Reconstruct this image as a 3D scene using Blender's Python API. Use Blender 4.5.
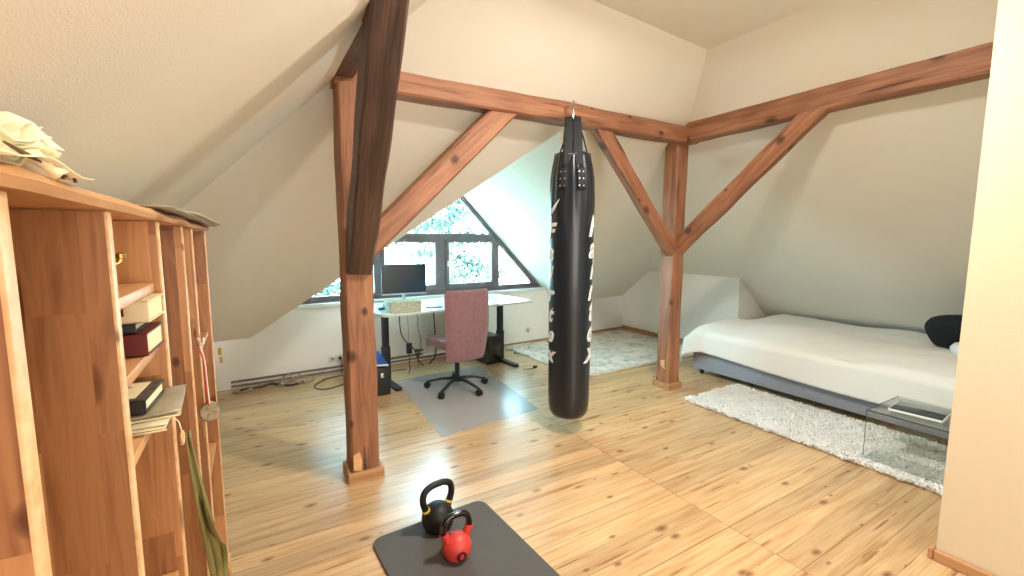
import bpy, bmesh, math, random
from mathutils import Vector, Matrix, noise
for o in list(bpy.data.objects): bpy.data.objects.remove(o)
S = bpy.context.scene
C = S.collection
PI = math.pi
R = math.radians
# ------------------------------------------------------------------ camera
cam_d = bpy.data.cameras.new('camera'); cam = bpy.data.objects.new('camera', cam_d); C.objects.link(cam)
cam_d.sensor_width = 36; cam_d.lens = 440/1024*36; cam_d.clip_start = .02
yaw, pitch, roll = .537, .108, .002
f_ = Vector((math.sin(yaw)*math.cos(pitch), math.cos(yaw)*math.cos(pitch), -math.sin(pitch)))
r_ = f_.cross(Vector((0, 0, 1))).normalized(); u_ = r_.cross(f_)
r2 = math.cos(roll)*r_+math.sin(roll)*u_; u2 = -math.sin(roll)*r_+math.cos(roll)*u_
cam.matrix_world = Matrix(((r2.x, u2.x, -f_.x, 0), (r2.y, u2.y, -f_.y, 0), (r2.z, u2.z, -f_.z, 1.5), (0, 0, 0, 1)))
S.camera = cam
# ------------------------------------------------------------------ world, light, exposure
S.view_settings.view_transform = 'Standard'; S.view_settings.look = 'None'
S.view_settings.gamma = 1; S.view_settings.use_curve_mapping = False
S.view_settings.exposure = 0.33
w = bpy.data.worlds.new('sky'); S.world = w; w.use_nodes = True
bg = w.node_tree.nodes['Background']
bg.inputs['Color'].default_value = (.48, .82, 1, 1); bg.inputs['Strength'].default_value = 36.0
def light(name, kind, loc, energy, col, size=.3, rot=(0, 0, 0), sy=None, portal=False):
    d = bpy.data.lights.new(name, kind); d.energy = energy; d.color = col
    if kind == 'AREA':
        d.size = size
        if sy: d.shape = 'RECTANGLE'; d.size_y = sy
        else: d.shape = 'DISK'
        if portal: d.cycles.is_portal = True
    elif kind == 'POINT': d.shadow_soft_size = size
    o = bpy.data.objects.new(name, d); C.objects.link(o); o.location = loc; o.rotation_euler = rot
    return o
WARM = (1, .94, .86)
light('ceiling_and_fill_light', 'AREA', (1.8, 1.25, 2.93), 66, WARM, .22)
light('ceiling_and_fill_light', 'AREA', (.85, .2, 2.93), 28, (1, .95, .88), .5)  # added fill to brighten the gable wall and left floor, not a fixture
light('ceiling_and_fill_light', 'AREA', (.2, -.9, 2.6), 34, WARM, .6)
light('rear_fill_light', 'AREA', (.9, -2.5, 1.5), 68, (1, .98, .95), 2.4, (R(90), 0, 0), 1.9)  # added fill before the closed rear wall, which has no window
# wall frame of the gable wall with the window
TH = math.atan(.31/5.8); O = Vector((-.35, 5.14, 0))
UW = Vector((math.cos(TH), math.sin(TH), 0)); NW = Vector((-math.sin(TH), math.cos(TH), 0))
def wp(u, z, d=0): return O+UW*u+NW*d+Vector((0, 0, z))
pl = light('window_portal', 'AREA', wp(2.475, 1.55, .14), 1, (1, 1, 1), 3.4, (R(-90), 0, TH), 1.7, portal=True)

# ------------------------------------------------------------------ materials
def new_mat(name):
    m = bpy.data.materials.new(name); m.use_nodes = True
    return m, m.node_tree.nodes, m.node_tree.links, m.node_tree.nodes['Principled BSDF']
def rgb(r, g, b):
    f = lambda c: ((c/255+.055)/1.055)**2.4 if c/255 > .04045 else c/255/12.92
    return (f(r), f(g), f(b), 1)
def nd(N, t, **k):
    n = N.new(t)
    for a, v in k.items():
        if a.startswith('i_'): n.inputs[a[2:].replace('_', ' ')].default_value = v
        else: setattr(n, a, v)
    return n
def mth(N, L, op, a, b=None, c=None):
    n = N.new('ShaderNodeMath'); n.operation = op
    for i, x in enumerate((a, b, c)):
        if x is None: continue
        if isinstance(x, (int, float)): n.inputs[i].default_value = x
        else: L.new(x, n.inputs[i])
    return n.outputs[0]
def mixc(N, L, fac, a, b, mode='MIX'):
    n = N.new('ShaderNodeMix'); n.data_type = 'RGBA'; n.blend_type = mode
    for s, x in ((0, fac), (6, a), (7, b)):
        if isinstance(x, (int, float)): n.inputs[s].default_value = x
        elif isinstance(x, tuple): n.inputs[s].default_value = x
        else: L.new(x, n.inputs[s])
    return n.outputs[2]
def ramp(N, L, fac, stops):
    n = N.new('ShaderNodeValToRGB'); e = n.color_ramp.elements
    e[0].position, e[0].color = stops[0]; e[1].position, e[1].color = stops[-1]
    for p, c in stops[1:-1]:
        x = e.new(p); x.color = c
    L.new(fac, n.inputs[0]); return n.outputs[0]
def W(v): return (v, v, v, 1)
def simple(name, col, rough=.5, metal=0, ns=0, namt=.15, bump=0, bs=60, coat=0, spec=.5, sheen=0):
    m, N, L, B = new_mat(name)
    B.inputs['Base Color'].default_value = col; B.inputs['Roughness'].default_value = rough
    B.inputs['Metallic'].default_value = metal; B.inputs['Coat Weight'].default_value = coat
    B.inputs['Specular IOR Level'].default_value = spec; B.inputs['Sheen Weight'].default_value = sheen
    tc = nd(N, 'ShaderNodeTexCoord')
    n = nd(N, 'ShaderNodeTexNoise', i_Scale=ns or 8, i_Detail=4.0); L.new(tc.outputs['Object'], n.inputs['Vector'])
    d = tuple(c*(1-namt) for c in col[:3])+(1,); e = tuple(min(1, c*(1+namt)) for c in col[:3])+(1,)
    L.new(ramp(N, L, n.outputs[0], [(.3, d), (.7, e)]), B.inputs['Base Color'])
    if bump:
        n2 = nd(N, 'ShaderNodeTexNoise', i_Scale=bs, i_Detail=3.0); L.new(tc.outputs['Object'], n2.inputs['Vector'])
        b = nd(N, 'ShaderNodeBump', i_Strength=bump, i_Distance=.01); L.new(n2.outputs[0], b.inputs['Height'])
        L.new(b.outputs[0], B.inputs['Normal'])
    return m
def knots(N, L, vec, scale, stretch, size, prob):
    mp = nd(N, 'ShaderNodeMapping'); mp.inputs['Scale'].default_value = (scale*stretch, scale, scale); L.new(vec, mp.inputs[0])
    v = nd(N, 'ShaderNodeTexVoronoi', i_Scale=1.0, i_Randomness=1.0); v.voronoi_dimensions = '2D'; L.new(mp.outputs[0], v.inputs['Vector'])
    sx = nd(N, 'ShaderNodeSeparateColor'); L.new(v.outputs['Color'], sx.inputs[0])
    sz = mth(N, L, 'MULTIPLY', mth(N, L, 'ADD', sx.outputs[0], .35), size)
    on = mth(N, L, 'LESS_THAN', sx.outputs[1], prob)
    k = mth(N, L, 'SUBTRACT', 1.0, mth(N, L, 'DIVIDE', v.outputs['Distance'], sz))
    k = mth(N, L, 'MULTIPLY', mth(N, L, 'MAXIMUM', k, 0), on)
    return k, v.outputs['Distance']
def floor_mat():
    m, N, L, B = new_mat('pine_floorboards')
    tc = nd(N, 'ShaderNodeTexCoord'); sp = nd(N, 'ShaderNodeSeparateXYZ'); L.new(tc.outputs['Object'], sp.inputs[0])
    X, Y = sp.outputs[0], sp.outputs[1]
    bw = .118
    bi = mth(N, L, 'FLOOR', mth(N, L, 'DIVIDE', mth(N, L, 'ADD', Y, .02), bw))
    fr = mth(N, L, 'FRACT', mth(N, L, 'DIVIDE', mth(N, L, 'ADD', Y, .02), bw))
    side = mth(N, L, 'GREATER_THAN', X, 2.1)
    bid = mth(N, L, 'ADD', bi, mth(N, L, 'MULTIPLY', side, 57.3))
    wn = nd(N, 'ShaderNodeTexWhiteNoise'); wn.noise_dimensions = '1D'; L.new(bid, wn.inputs['W'])
    cb = nd(N, 'ShaderNodeCombineXYZ')
    L.new(mth(N, L, 'ADD', X, mth(N, L, 'MULTIPLY', wn.outputs[0], 31.0)), cb.inputs[0])
    L.new(mth(N, L, 'ADD', Y, mth(N, L, 'MULTIPLY', wn.outputs[0], 7.0)), cb.inputs[1])
    mp = nd(N, 'ShaderNodeMapping'); mp.inputs['Scale'].default_value = (1.1, 16, 1); L.new(cb.outputs[0], mp.inputs[0])
    g = nd(N, 'ShaderNodeTexNoise', i_Scale=1.6, i_Detail=5.0, i_Distortion=.6); L.new(mp.outputs[0], g.inputs['Vector'])
    mp2 = nd(N, 'ShaderNodeMapping'); mp2.inputs['Scale'].default_value = (3, 120, 1); L.new(cb.outputs[0], mp2.inputs[0])
    g2 = nd(N, 'ShaderNodeTexNoise', i_Scale=1.0, i_Detail=2.0); L.new(mp2.outputs[0], g2.inputs['Vector'])
    base = ramp(N, L, g.outputs[0], [(.28, rgb(178, 130, 84)), (.46, rgb(212, 172, 122)), (.62, rgb(226, 192, 146)), (.8, rgb(188, 142, 94))])
    base = mixc(N, L, .28, base, ramp(N, L, g2.outputs[0], [(.35, rgb(178, 124, 72)), (.65, rgb(236, 206, 158))]))
    tint = ramp(N, L, wn.outputs[0], [(0, W(.74)), (.5, W(.93)), (1, W(1.0))])
    base = mixc(N, L, 1.0, base, tint, 'MULTIPLY')
    k, _ = knots(N, L, cb.outputs[0], 6.5, .5, .13, .55)
    kk = ramp(N, L, k, [(0, W(0)), (.3, W(.35)), (.8, W(.8))])
    base = mixc(N, L, kk, base, rgb(104, 56, 26))
    k2, _ = knots(N, L, mp.outputs[0], 1.4, .8, .13, .3)
    base = mixc(N, L, ramp(N, L, k2, [(0, W(0)), (.5, W(.8))]), base, rgb(132, 80, 40))
    e = mth(N, L, 'MINIMUM', fr, mth(N, L, 'SUBTRACT', 1.0, fr))
    wide = mth(N, L, 'MULTIPLY', mth(N, L, 'GREATER_THAN', mth(N, L, 'FRACT', mth(N, L, 'MULTIPLY', bi, .271)), .7), .016)
    seam = mth(N, L, 'LESS_THAN', e, mth(N, L, 'ADD', wide, .007))
    seamx = mth(N, L, 'LESS_THAN', mth(N, L, 'ABSOLUTE', mth(N, L, 'SUBTRACT', X, 2.1)), .0022)
    sm = mth(N, L, 'MAXIMUM', seam, seamx)
    base = mixc(N, L, mth(N, L, 'MULTIPLY', sm, .62), base, rgb(84, 50, 24))
    L.new(base, B.inputs['Base Color'])
    L.new(ramp(N, L, g.outputs[0], [(.3, W(.27)), (.7, W(.36))]), B.inputs['Roughness'])
    bp = nd(N, 'ShaderNodeBump', i_Strength=.25, i_Distance=.004); L.new(mth(N, L, 'SUBTRACT', g.outputs[0], mth(N, L, 'MULTIPLY', sm, 2.0)), bp.inputs['Height'])
    L.new(bp.outputs[0], B.inputs['Normal'])
    return m
def timber_mat(name, dark, mid, lite, knot=.75, rough=.6, bump=.5, ks=3.8):
    m, N, L, B = new_mat(name)
    tc = nd(N, 'ShaderNodeTexCoord'); oi = nd(N, 'ShaderNodeObjectInfo')
    ad = nd(N, 'ShaderNodeVectorMath'); ad.operation = 'ADD'; L.new(tc.outputs['Object'], ad.inputs[0])
    cb = nd(N, 'ShaderNodeCombineXYZ')
    for i in range(3): L.new(mth(N, L, 'MULTIPLY', oi.outputs['Random'], 9.0+i), cb.inputs[i])
    L.new(cb.outputs[0], ad.inputs[1])
    sw = nd(N, 'ShaderNodeSeparateXYZ'); L.new(ad.outputs[0], sw.inputs[0])
    mp = nd(N, 'ShaderNodeMapping'); mp.inputs['Scale'].default_value = (1.2, 14, 14); L.new(ad.outputs[0], mp.inputs[0])
    g = nd(N, 'ShaderNodeTexNoise', i_Scale=1.5, i_Detail=6.0, i_Distortion=.8); L.new(mp.outputs[0], g.inputs['Vector'])
    mp2 = nd(N, 'ShaderNodeMapping'); mp2.inputs['Scale'].default_value = (4, 110, 110); L.new(ad.outputs[0], mp2.inputs[0])
    g2 = nd(N, 'ShaderNodeTexNoise', i_Scale=1.0, i_Detail=2.0); L.new(mp2.outputs[0], g2.inputs['Vector'])
    base = ramp(N, L, g.outputs[0], [(.25, dark), (.45, mid), (.62, lite), (.85, mid)])
    base = mixc(N, L, .25, base, ramp(N, L, g2.outputs[0], [(.35, dark), (.65, lite)]))
    b2 = nd(N, 'ShaderNodeTexNoise', i_Scale=1.7, i_Detail=2.0); L.new(ad.outputs[0], b2.inputs['Vector'])
    base = mixc(N, L, ramp(N, L, b2.outputs[0], [(.5, W(0)), (.75, W(.5))]), base, dark)
    yz = nd(N, 'ShaderNodeCombineXYZ'); L.new(sw.outputs[0], yz.inputs[0]); L.new(mth(N, L, 'ADD', sw.outputs[1], sw.outputs[2]), yz.inputs[1])
    k, _ = knots(N, L, yz.outputs[0], ks, .75, .14, knot)
    base = mixc(N, L, ramp(N, L, k, [(0, W(0)), (.25, W(.5)), (.7, W(.95))]), base, tuple(c*.45 for c in dark[:3])+(1,))
    mp3 = nd(N, 'ShaderNodeMapping'); mp3.inputs['Scale'].default_value = (1.1, 22, 22); L.new(ad.outputs[0], mp3.inputs[0])
    ck = nd(N, 'ShaderNodeTexNoise', i_Scale=.9, i_Detail=1.0); L.new(mp3.outputs[0], ck.inputs['Vector'])
    cr = ramp(N, L, ck.outputs[0], [(.24, W(1)), (.30, W(0))])
    base = mixc(N, L, mth(N, L, 'MULTIPLY', cr, .8), base, tuple(c*.3 for c in dark[:3])+(1,))
    L.new(base, B.inputs['Base Color']); B.inputs['Roughness'].default_value = rough
    bp = nd(N, 'ShaderNodeBump', i_Strength=bump, i_Distance=.012); L.new(mth(N, L, 'SUBTRACT', mth(N, L, 'ADD', g.outputs[0], mth(N, L, 'MULTIPLY', g2.outputs[0], .4)), cr), bp.inputs['Height'])
    L.new(bp.outputs[0], B.inputs['Normal'])
    return m
def stave_mat(name, axis='ZX', c1=rgb(210, 152, 98), c2=rgb(130, 80, 46), rough=.38):
    m, N, L, B = new_mat(name)
    tc = nd(N, 'ShaderNodeTexCoord'); oi = nd(N, 'ShaderNodeObjectInfo'); sp = nd(N, 'ShaderNodeSeparateXYZ'); L.new(tc.outputs['Object'], sp.inputs[0])
    ix = {'X': 0, 'Y': 1, 'Z': 2}
    a = mth(N, L, 'ADD', sp.outputs[ix[axis[0]]], mth(N, L, 'MULTIPLY', oi.outputs['Random'], 3.7)); b = mth(N, L, 'ADD', sp.outputs[ix[axis[1]]], mth(N, L, 'MULTIPLY', oi.outputs['Random'], 1.3))
    cb = nd(N, 'ShaderNodeCombineXYZ'); L.new(a, cb.inputs[0]); L.new(b, cb.inputs[1])
    row = mth(N, L, 'FLOOR', mth(N, L, 'DIVIDE', b, .055))
    wr = nd(N, 'ShaderNodeTexWhiteNoise'); wr.noise_dimensions = '1D'; L.new(row, wr.inputs['W'])
    col = mth(N, L, 'FLOOR', mth(N, L, 'DIVIDE', mth(N, L, 'ADD', a, mth(N, L, 'MULTIPLY', wr.outputs[0], 2.0)), .34))
    c3 = nd(N, 'ShaderNodeCombineXYZ'); L.new(row, c3.inputs[0]); L.new(col, c3.inputs[1])
    wn = nd(N, 'ShaderNodeTexWhiteNoise'); wn.noise_dimensions = '2D'; L.new(c3.outputs[0], wn.inputs['Vector'])
    cc = nd(N, 'ShaderNodeCombineXYZ'); L.new(mth(N, L, 'ADD', a, mth(N, L, 'MULTIPLY', wn.outputs[0], 17.0)), cc.inputs[0]); L.new(mth(N, L, 'ADD', b, mth(N, L, 'MULTIPLY', wn.outputs[0], 5.0)), cc.inputs[1])
    mp = nd(N, 'ShaderNodeMapping'); mp.inputs['Scale'].default_value = (1.6, 22, 1); L.new(cc.outputs[0], mp.inputs[0])
    g = nd(N, 'ShaderNodeTexNoise', i_Scale=1.6, i_Detail=4.0, i_Distortion=1.0); L.new(mp.outputs[0], g.inputs['Vector'])
    base = ramp(N, L, wn.outputs[0], [(0, tuple(x*.7 for x in c2[:3])+(1,)), (.25, c2), (.75, tuple((x+y)/2 for x, y in zip(c1, c2))), (1, c1)])
    base = mixc(N, L, .35, base, ramp(N, L, g.outputs[0], [(.3, c2), (.5, c1), (.7, c2)]))
    k, _ = knots(N, L, cc.outputs[0], 5.5, .6, .11, .7)
    base = mixc(N, L, ramp(N, L, k, [(0, W(0)), (.2, W(.5)), (.6, W(1))]), base, rgb(92, 48, 24))
    L.new(base, B.inputs['Base Color']); B.inputs['Roughness'].default_value = rough
    return m
def glass_mat(name, tint=(.9, 1, .97, 1), refl=.08):
    m, N, L, B = new_mat(name); N.remove(B)
    t = nd(N, 'ShaderNodeBsdfTransparent', i_Color=tint); g = nd(N, 'ShaderNodeBsdfGlossy', i_Roughness=.02)
    fr = nd(N, 'ShaderNodeLayerWeight', i_Blend=.25)
    mx = nd(N, 'ShaderNodeMixShader'); L.new(mth(N, L, 'MULTIPLY_ADD', fr.outputs['Fresnel'], .5, refl), mx.inputs[0])
    L.new(t.outputs[0], mx.inputs[1]); L.new(g.outputs[0], mx.inputs[2]); L.new(mx.outputs[0], N['Material Output'].inputs[0])
    return m
def spot_mat(name, base, dot, scale=60, th=.3, rough=.6):
    m, N, L, B = new_mat(name)
    tc = nd(N, 'ShaderNodeTexCoord'); v = nd(N, 'ShaderNodeTexVoronoi', i_Scale=float(scale)); L.new(tc.outputs['Object'], v.inputs['Vector'])
    L.new(ramp(N, L, v.outputs['Distance'], [(th, dot), (th+.06, base)]), B.inputs['Base Color']); B.inputs['Roughness'].default_value = rough
    return m
M = {}
M['plaster'] = simple('painted_plaster', rgb(238, 232, 219), .85, ns=2, namt=.015, bump=.12, bs=180, spec=.2)
M['plaster_wall'] = simple('painted_wall', rgb(247, 245, 239), .85, ns=2, namt=.012, bump=.1, bs=200, spec=.2)
M['cream_wall'] = simple('cream_wall_paint', rgb(216, 200, 172), .85, ns=2, namt=.012, bump=.12, bs=180, spec=.2)
M['floor'] = floor_mat(); M['floor'].node_tree.nodes['Principled BSDF'].inputs['Coat Weight'].default_value = .35; M['floor'].node_tree.nodes['Principled BSDF'].inputs['Coat Roughness'].default_value = .22
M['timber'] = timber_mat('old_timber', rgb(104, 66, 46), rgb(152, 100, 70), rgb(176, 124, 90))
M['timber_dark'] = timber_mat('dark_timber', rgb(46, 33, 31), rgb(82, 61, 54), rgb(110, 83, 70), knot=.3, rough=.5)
M['trim_wood'] = timber_mat('pine_trim', rgb(150, 104, 68), rgb(184, 136, 94), rgb(202, 156, 112), knot=.2, bump=.1)
M['frame_wood'] = simple('window_frame_stain', rgb(104, 92, 92), .5, ns=9, namt=.12)
M['shelf_v'] = stave_mat('shelf_pine', 'ZX')
M['shelf_h'] = stave_mat('shelf_board_pine', 'YX', rgb(226, 176, 120), rgb(190, 130, 78))
M['shelf_edge'] = timber_mat('pale_pine_edge', rgb(200, 150, 98), rgb(226, 180, 126), rgb(240, 202, 152), knot=.1, bump=.1, rough=.4)
M['pane'] = glass_mat('window_glass', (.93, 1, .99, 1), .03)
M['clear'] = glass_mat('clear_glass', (.95, .975, .965, 1), .05)
M['glass_edge'] = simple('glass_edge', rgb(52, 72, 66), .15, coat=.5)
M['white_paint'] = simple('white_enamel', rgb(226, 226, 222), .4, namt=.02)
M['metal_dark'] = simple('dark_metal', rgb(36, 42, 48), .45, .3, namt=.1)
M['black_plastic'] = simple('black_plastic', rgb(28, 30, 32), .4, namt=.1)
M['black_vinyl'] = simple('black_vinyl', rgb(17, 26, 35), .32, ns=5, namt=.2, bump=.05, bs=25, coat=.15)
M['webbing'] = simple('black_webbing', rgb(18, 22, 28), .7, bump=.3, bs=200)
M['white_print'] = simple('white_print', rgb(232, 232, 228), .5, namt=.02)
M['chrome'] = simple('chrome', rgb(200, 200, 200), .2, 1.0, namt=.05)
M['brass'] = simple('brass', rgb(176, 136, 70), .35, 1.0, namt=.15)
M['desk_top'] = simple('white_desktop', rgb(222, 226, 222), .16, ns=4, namt=.02, coat=.3)
M['chair_fabric'] = simple('dusty_rose_fabric', rgb(142, 106, 110), .9, ns=30, namt=.12, bump=.25, bs=300, sheen=.3)
M['screen'] = simple('dark_screen', rgb(30, 48, 60), .2, coat=.4, namt=.05)
M['screen_rim'] = simple('silver_plastic', rgb(170, 176, 180), .35, .3)
M['dots'] = spot_mat('speckled_card', rgb(176, 184, 158), rgb(232, 236, 222), 75, .28)
M['teal'] = simple('teal_plastic', rgb(40, 110, 130), .4)
M['blue'] = simple('blue_plastic', rgb(44, 84, 160), .35)
M['mat'] = simple('grey_foam', rgb(84, 80, 76), .75, ns=5, namt=.05, bump=.2, bs=400)
M['iron'] = simple('black_cast_iron', rgb(24, 24, 25), .5, .2, bump=.12, bs=220, namt=.15)
M['gloss_black'] = simple('glossy_black_enamel', rgb(14, 14, 15), .18, coat=.4)
M['red_rubber'] = simple('red_vinyl_coating', rgb(204, 62, 54), .45, bump=.05, bs=200, namt=.05)
M['yellow'] = simple('yellow_band', rgb(226, 200, 96), .5)
M['dark_red'] = simple('dark_emblem', rgb(60, 14, 18), .4)
M['bed_fabric'] = simple('grey_upholstery', rgb(150, 152, 160), .85, ns=40, namt=.06, bump=.15, bs=400)
M['linen'] = simple('white_coverlet', rgb(236, 232, 224), .9, ns=5, namt=.015, bump=.25, bs=120, sheen=.2)
M['pillow_dark'] = simple('black_pillowcase', rgb(16, 24, 28), .85, bump=.1)
M['pillow_white'] = simple('white_pillowcase', rgb(234, 232, 226), .9, namt=.02, bump=.1)
M['fluff'] = simple('white_fluff', rgb(252, 250, 246), .95, namt=.03, sheen=.3)
def milky():
    m, N, L, B = new_mat('clear_vinyl'); t = nd(N, 'ShaderNodeBsdfTransparent', i_Color=(.97, .97, .97, 1)); mx = nd(N, 'ShaderNodeMixShader', i_Fac=.42)
    B.inputs['Base Color'].default_value = rgb(206, 208, 212); B.inputs['Roughness'].default_value = .22
    L.new(t.outputs[0], mx.inputs[1]); L.new(B.outputs[0], mx.inputs[2]); L.new(mx.outputs[0], N['Material Output'].inputs[0]); return m
M['vinyl_mat'] = milky()
M['paper'] = simple('book_pages', rgb(238, 222, 178), .8, ns=50, namt=.05)
M['cream'] = simple('cream_cover', rgb(222, 206, 168), .55, ns=30, namt=.1)
M['maroon'] = simple('maroon_cover', rgb(96, 30, 26), .45, namt=.1)
M['ink'] = simple('dark_print', rgb(40, 36, 34), .5)
M['grey_cover'] = simple('grey_picture_cover', rgb(104, 112, 104), .5, ns=28, namt=.6)
M['lace'] = simple('patterned_dark_border', rgb(86, 76, 62), .6, ns=90, namt=.8)
M['mag'] = simple('magazine_paper', rgb(196, 188, 156), .5, ns=14, namt=.15)
M['mag_grey'] = simple('printed_magazine_cover', rgb(150, 138, 116), .4, ns=10, namt=.35)
M['red_ribbon'] = simple('red_ribbon', rgb(190, 50, 44), .7)
M['white_ribbon'] = simple('white_ribbon', rgb(236, 228, 214), .7)
M['silver'] = simple('tarnished_silver', rgb(150, 140, 122), .35, .9, ns=80, namt=.35)
M['olive'] = simple('olive_band', rgb(122, 112, 62), .6, ns=12, namt=.2)
M['petal'] = simple('cream_petals', rgb(250, 240, 206), .8, ns=20, namt=.03)
M['stem_brown'] = simple('dry_brown_stem', rgb(96, 66, 34), .8)
M['cable'] = simple('black_cable', rgb(40, 38, 36), .5)
M['cable_grey'] = simple('grey_cable', rgb(150, 140, 124), .5)
M['pipe'] = simple('brown_painted_pipe', rgb(112, 96, 84), .4)
M['leaf'] = simple('tree_leaves', rgb(30, 48, 35), .6, ns=1.5, namt=.35)
M['bark'] = simple('bark', rgb(90, 74, 60), .9, bump=.5, bs=30)
M['grass'] = simple('pale_grass', rgb(214, 216, 204), .9, ns=.5)

def rug_mat():
    m, N, L, B = new_mat('faded_rug'); tc = nd(N, 'ShaderNodeTexCoord')
    n = nd(N, 'ShaderNodeTexNoise', i_Scale=5.0, i_Detail=8.0, i_Distortion=1.2); n.inputs['Roughness'].default_value = .75; L.new(tc.outputs['Object'], n.inputs['Vector'])
    L.new(ramp(N, L, n.outputs[0], [(.38, rgb(178, 168, 158)), (.5, rgb(216, 208, 194)), (.62, rgb(232, 224, 208))]), B.inputs['Base Color']); B.inputs['Roughness'].default_value = .95
    return m
M['rug'] = rug_mat()

# ------------------------------------------------------------------ mesh helpers
class MB:
    def __init__(s): s.v = []; s.f = []
    def add(s, vs, fs):
        k = len(s.v); s.v += [Vector(v) for v in vs]; s.f += [tuple(i+k for i in f) for f in fs]; return s
    def box(s, c, d, rz=0, ch=0, mx=None):
        c = Vector(c); x, y, z = d[0]/2, d[1]/2, d[2]/2
        bm = bmesh.new(); bmesh.ops.create_cube(bm, size=1)
        bmesh.ops.scale(bm, vec=(d[0], d[1], d[2]), verts=bm.verts)
        if ch: bmesh.ops.bevel(bm, geom=bm.edges[:], offset=ch, segments=2, affect='EDGES', profile=.6)
        rot = mx or Matrix.Rotation(rz, 3, 'Z')
        bm.verts.index_update()
        vs = [rot @ v.co + c for v in bm.verts]; fs = [[v.index for v in f.verts] for f in bm.faces]; bm.free()
        return s.add(vs, fs)
    def cyl(s, a, b, r0, r1=None, n=16, cap=True):
        a, b = Vector(a), Vector(b); r1 = r0 if r1 is None else r1
        ax = (b-a).normalized(); t = ax.orthogonal().normalized(); q = ax.cross(t)
        vs = []
        for p, r in ((a, r0), (b, r1)):
            for i in range(n):
                an = 2*PI*i/n; vs.append(p+(t*math.cos(an)+q*math.sin(an))*r)
        fs = [(i, (i+1) % n, n+(i+1) % n, n+i) for i in range(n)]
        if cap: fs += [tuple(range(n))[::-1], tuple(range(n, 2*n))]
        return s.add(vs, fs)
    def tube(s, pts, r, n=8, closed=False, sx=1, sy=1, up=None):
        pts = [Vector(p) for p in pts]; m = len(pts); vs = []; T = None
        for i, p in enumerate(pts):
            if closed: d = pts[(i+1) % m]-pts[i-1]
            else: d = pts[min(i+1, m-1)]-pts[max(i-1, 0)]
            d.normalize()
            if up is not None: T = Vector(up)-d*d.dot(Vector(up))
            elif T is None: T = d.orthogonal()
            else: T = T-d*d.dot(T)
            if T.length < 1e-6: T = d.orthogonal()
            T = T.normalized(); q = d.cross(T); rr = r(i/(m-1)) if callable(r) else r
            for k in range(n):
                an = 2*PI*k/n; vs.append(p+(T*math.cos(an)*sx+q*math.sin(an)*sy)*rr)
        fs = []
        for i in range(m if closed else m-1):
            j = (i+1) % m
            for k in range(n): fs.append((i*n+k, i*n+(k+1) % n, j*n+(k+1) % n, j*n+k))
        if not closed: fs += [tuple(range(n))[::-1], tuple(range((m-1)*n, m*n))]
        return s.add(vs, fs)
    def lathe(s, prof, n=32, c=(0, 0, 0), fn=None):
        c = Vector(c); vs = []; m = len(prof)
        for j, (r, z) in enumerate(prof):
            for i in range(n):
                a = 2*PI*i/n; rr = fn(r, z, a) if fn else r
                vs.append(c+Vector((rr*math.cos(a), rr*math.sin(a), z)))
        fs = [(j*n+i, j*n+(i+1) % n, (j+1)*n+(i+1) % n, (j+1)*n+i) for j in range(m-1) for i in range(n)]
        fs += [tuple(range(n))[::-1], tuple(range((m-1)*n, m*n))]
        return s.add(vs, fs)
    def prism(s, poly, z0, z1):
        n = len(poly)
        vs = [(x, y, z0) for x, y in poly]+[(x, y, z1) for x, y in poly]
        fs = [tuple(range(n))[::-1], tuple(range(n, 2*n))]+[(i, (i+1) % n, n+(i+1) % n, n+i) for i in range(n)]
        return s.add(vs, fs)
    def grid(s, fn, nu, nv):
        vs = [fn(i/nu, j/nv) for j in range(nv+1) for i in range(nu+1)]
        fs = [(j*(nu+1)+i, j*(nu+1)+i+1, (j+1)*(nu+1)+i+1, (j+1)*(nu+1)+i) for j in range(nv) for i in range(nu)]
        return s.add(vs, fs)
    def xf(s, mx):
        s.v = [mx @ v for v in s.v]; return s
    def build(s, name, mat, parent=None, smooth=True, label=None, loc=(0, 0, 0), rz=0, sub=0, bev=0, solid=0, angle=40):
        me = bpy.data.meshes.new(name); me.from_pydata([tuple(v) for v in s.v], [], s.f); me.update()
        bm = bmesh.new(); bm.from_mesh(me); bmesh.ops.recalc_face_normals(bm, faces=bm.faces)
        if smooth:
            for f in bm.faces: f.smooth = True
            for e in bm.edges:
                if len(e.link_faces) == 2 and e.calc_face_angle(0) > R(angle): e.smooth = False
        bm.to_mesh(me); bm.free()
        me.materials.append(mat if not isinstance(mat, str) else M[mat])
        o = bpy.data.objects.new(name, me); C.objects.link(o); o.location = loc; o.rotation_euler = (0, 0, rz)
        if parent: o.parent = parent
        if label: o['label'] = label
        if bev:
            b = o.modifiers.new('bevel', 'BEVEL'); b.width = bev; b.segments = 2; b.limit_method = 'ANGLE'
        if solid:
            q = o.modifiers.new('thickness', 'SOLIDIFY'); q.thickness = solid; q.offset = 0
        if sub:
            q = o.modifiers.new('subdivision', 'SUBSURF'); q.levels = sub; q.render_levels = sub
        return o
def tag(o, label, cat, group=None, kind=None):
    o['label'] = label; o['category'] = cat
    if group: o['group'] = group
    if kind: o['kind'] = kind
    return o
def thing(name, label, cat, loc=(0, 0, 0), rz=0, group=None):
    o = bpy.data.objects.new(name, None); C.objects.link(o); o.location = loc; o.rotation_euler = (0, 0, rz); o.empty_display_size = .1
    return tag(o, label, cat, group)
def struct(o, label=None):
    o['kind'] = 'structure'
    if label: o['label'] = label
    return o
def rrect(w, h, r, n=6):
    out = []
    for cx, cy, a0 in ((w/2-r, h/2-r, 0), (-w/2+r, h/2-r, 90), (-w/2+r, -h/2+r, 180), (w/2-r, -h/2+r, 270)):
        for i in range(n+1):
            a = R(a0+90*i/n); out.append((cx+r*math.cos(a), cy+r*math.sin(a)))
    return out
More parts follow.
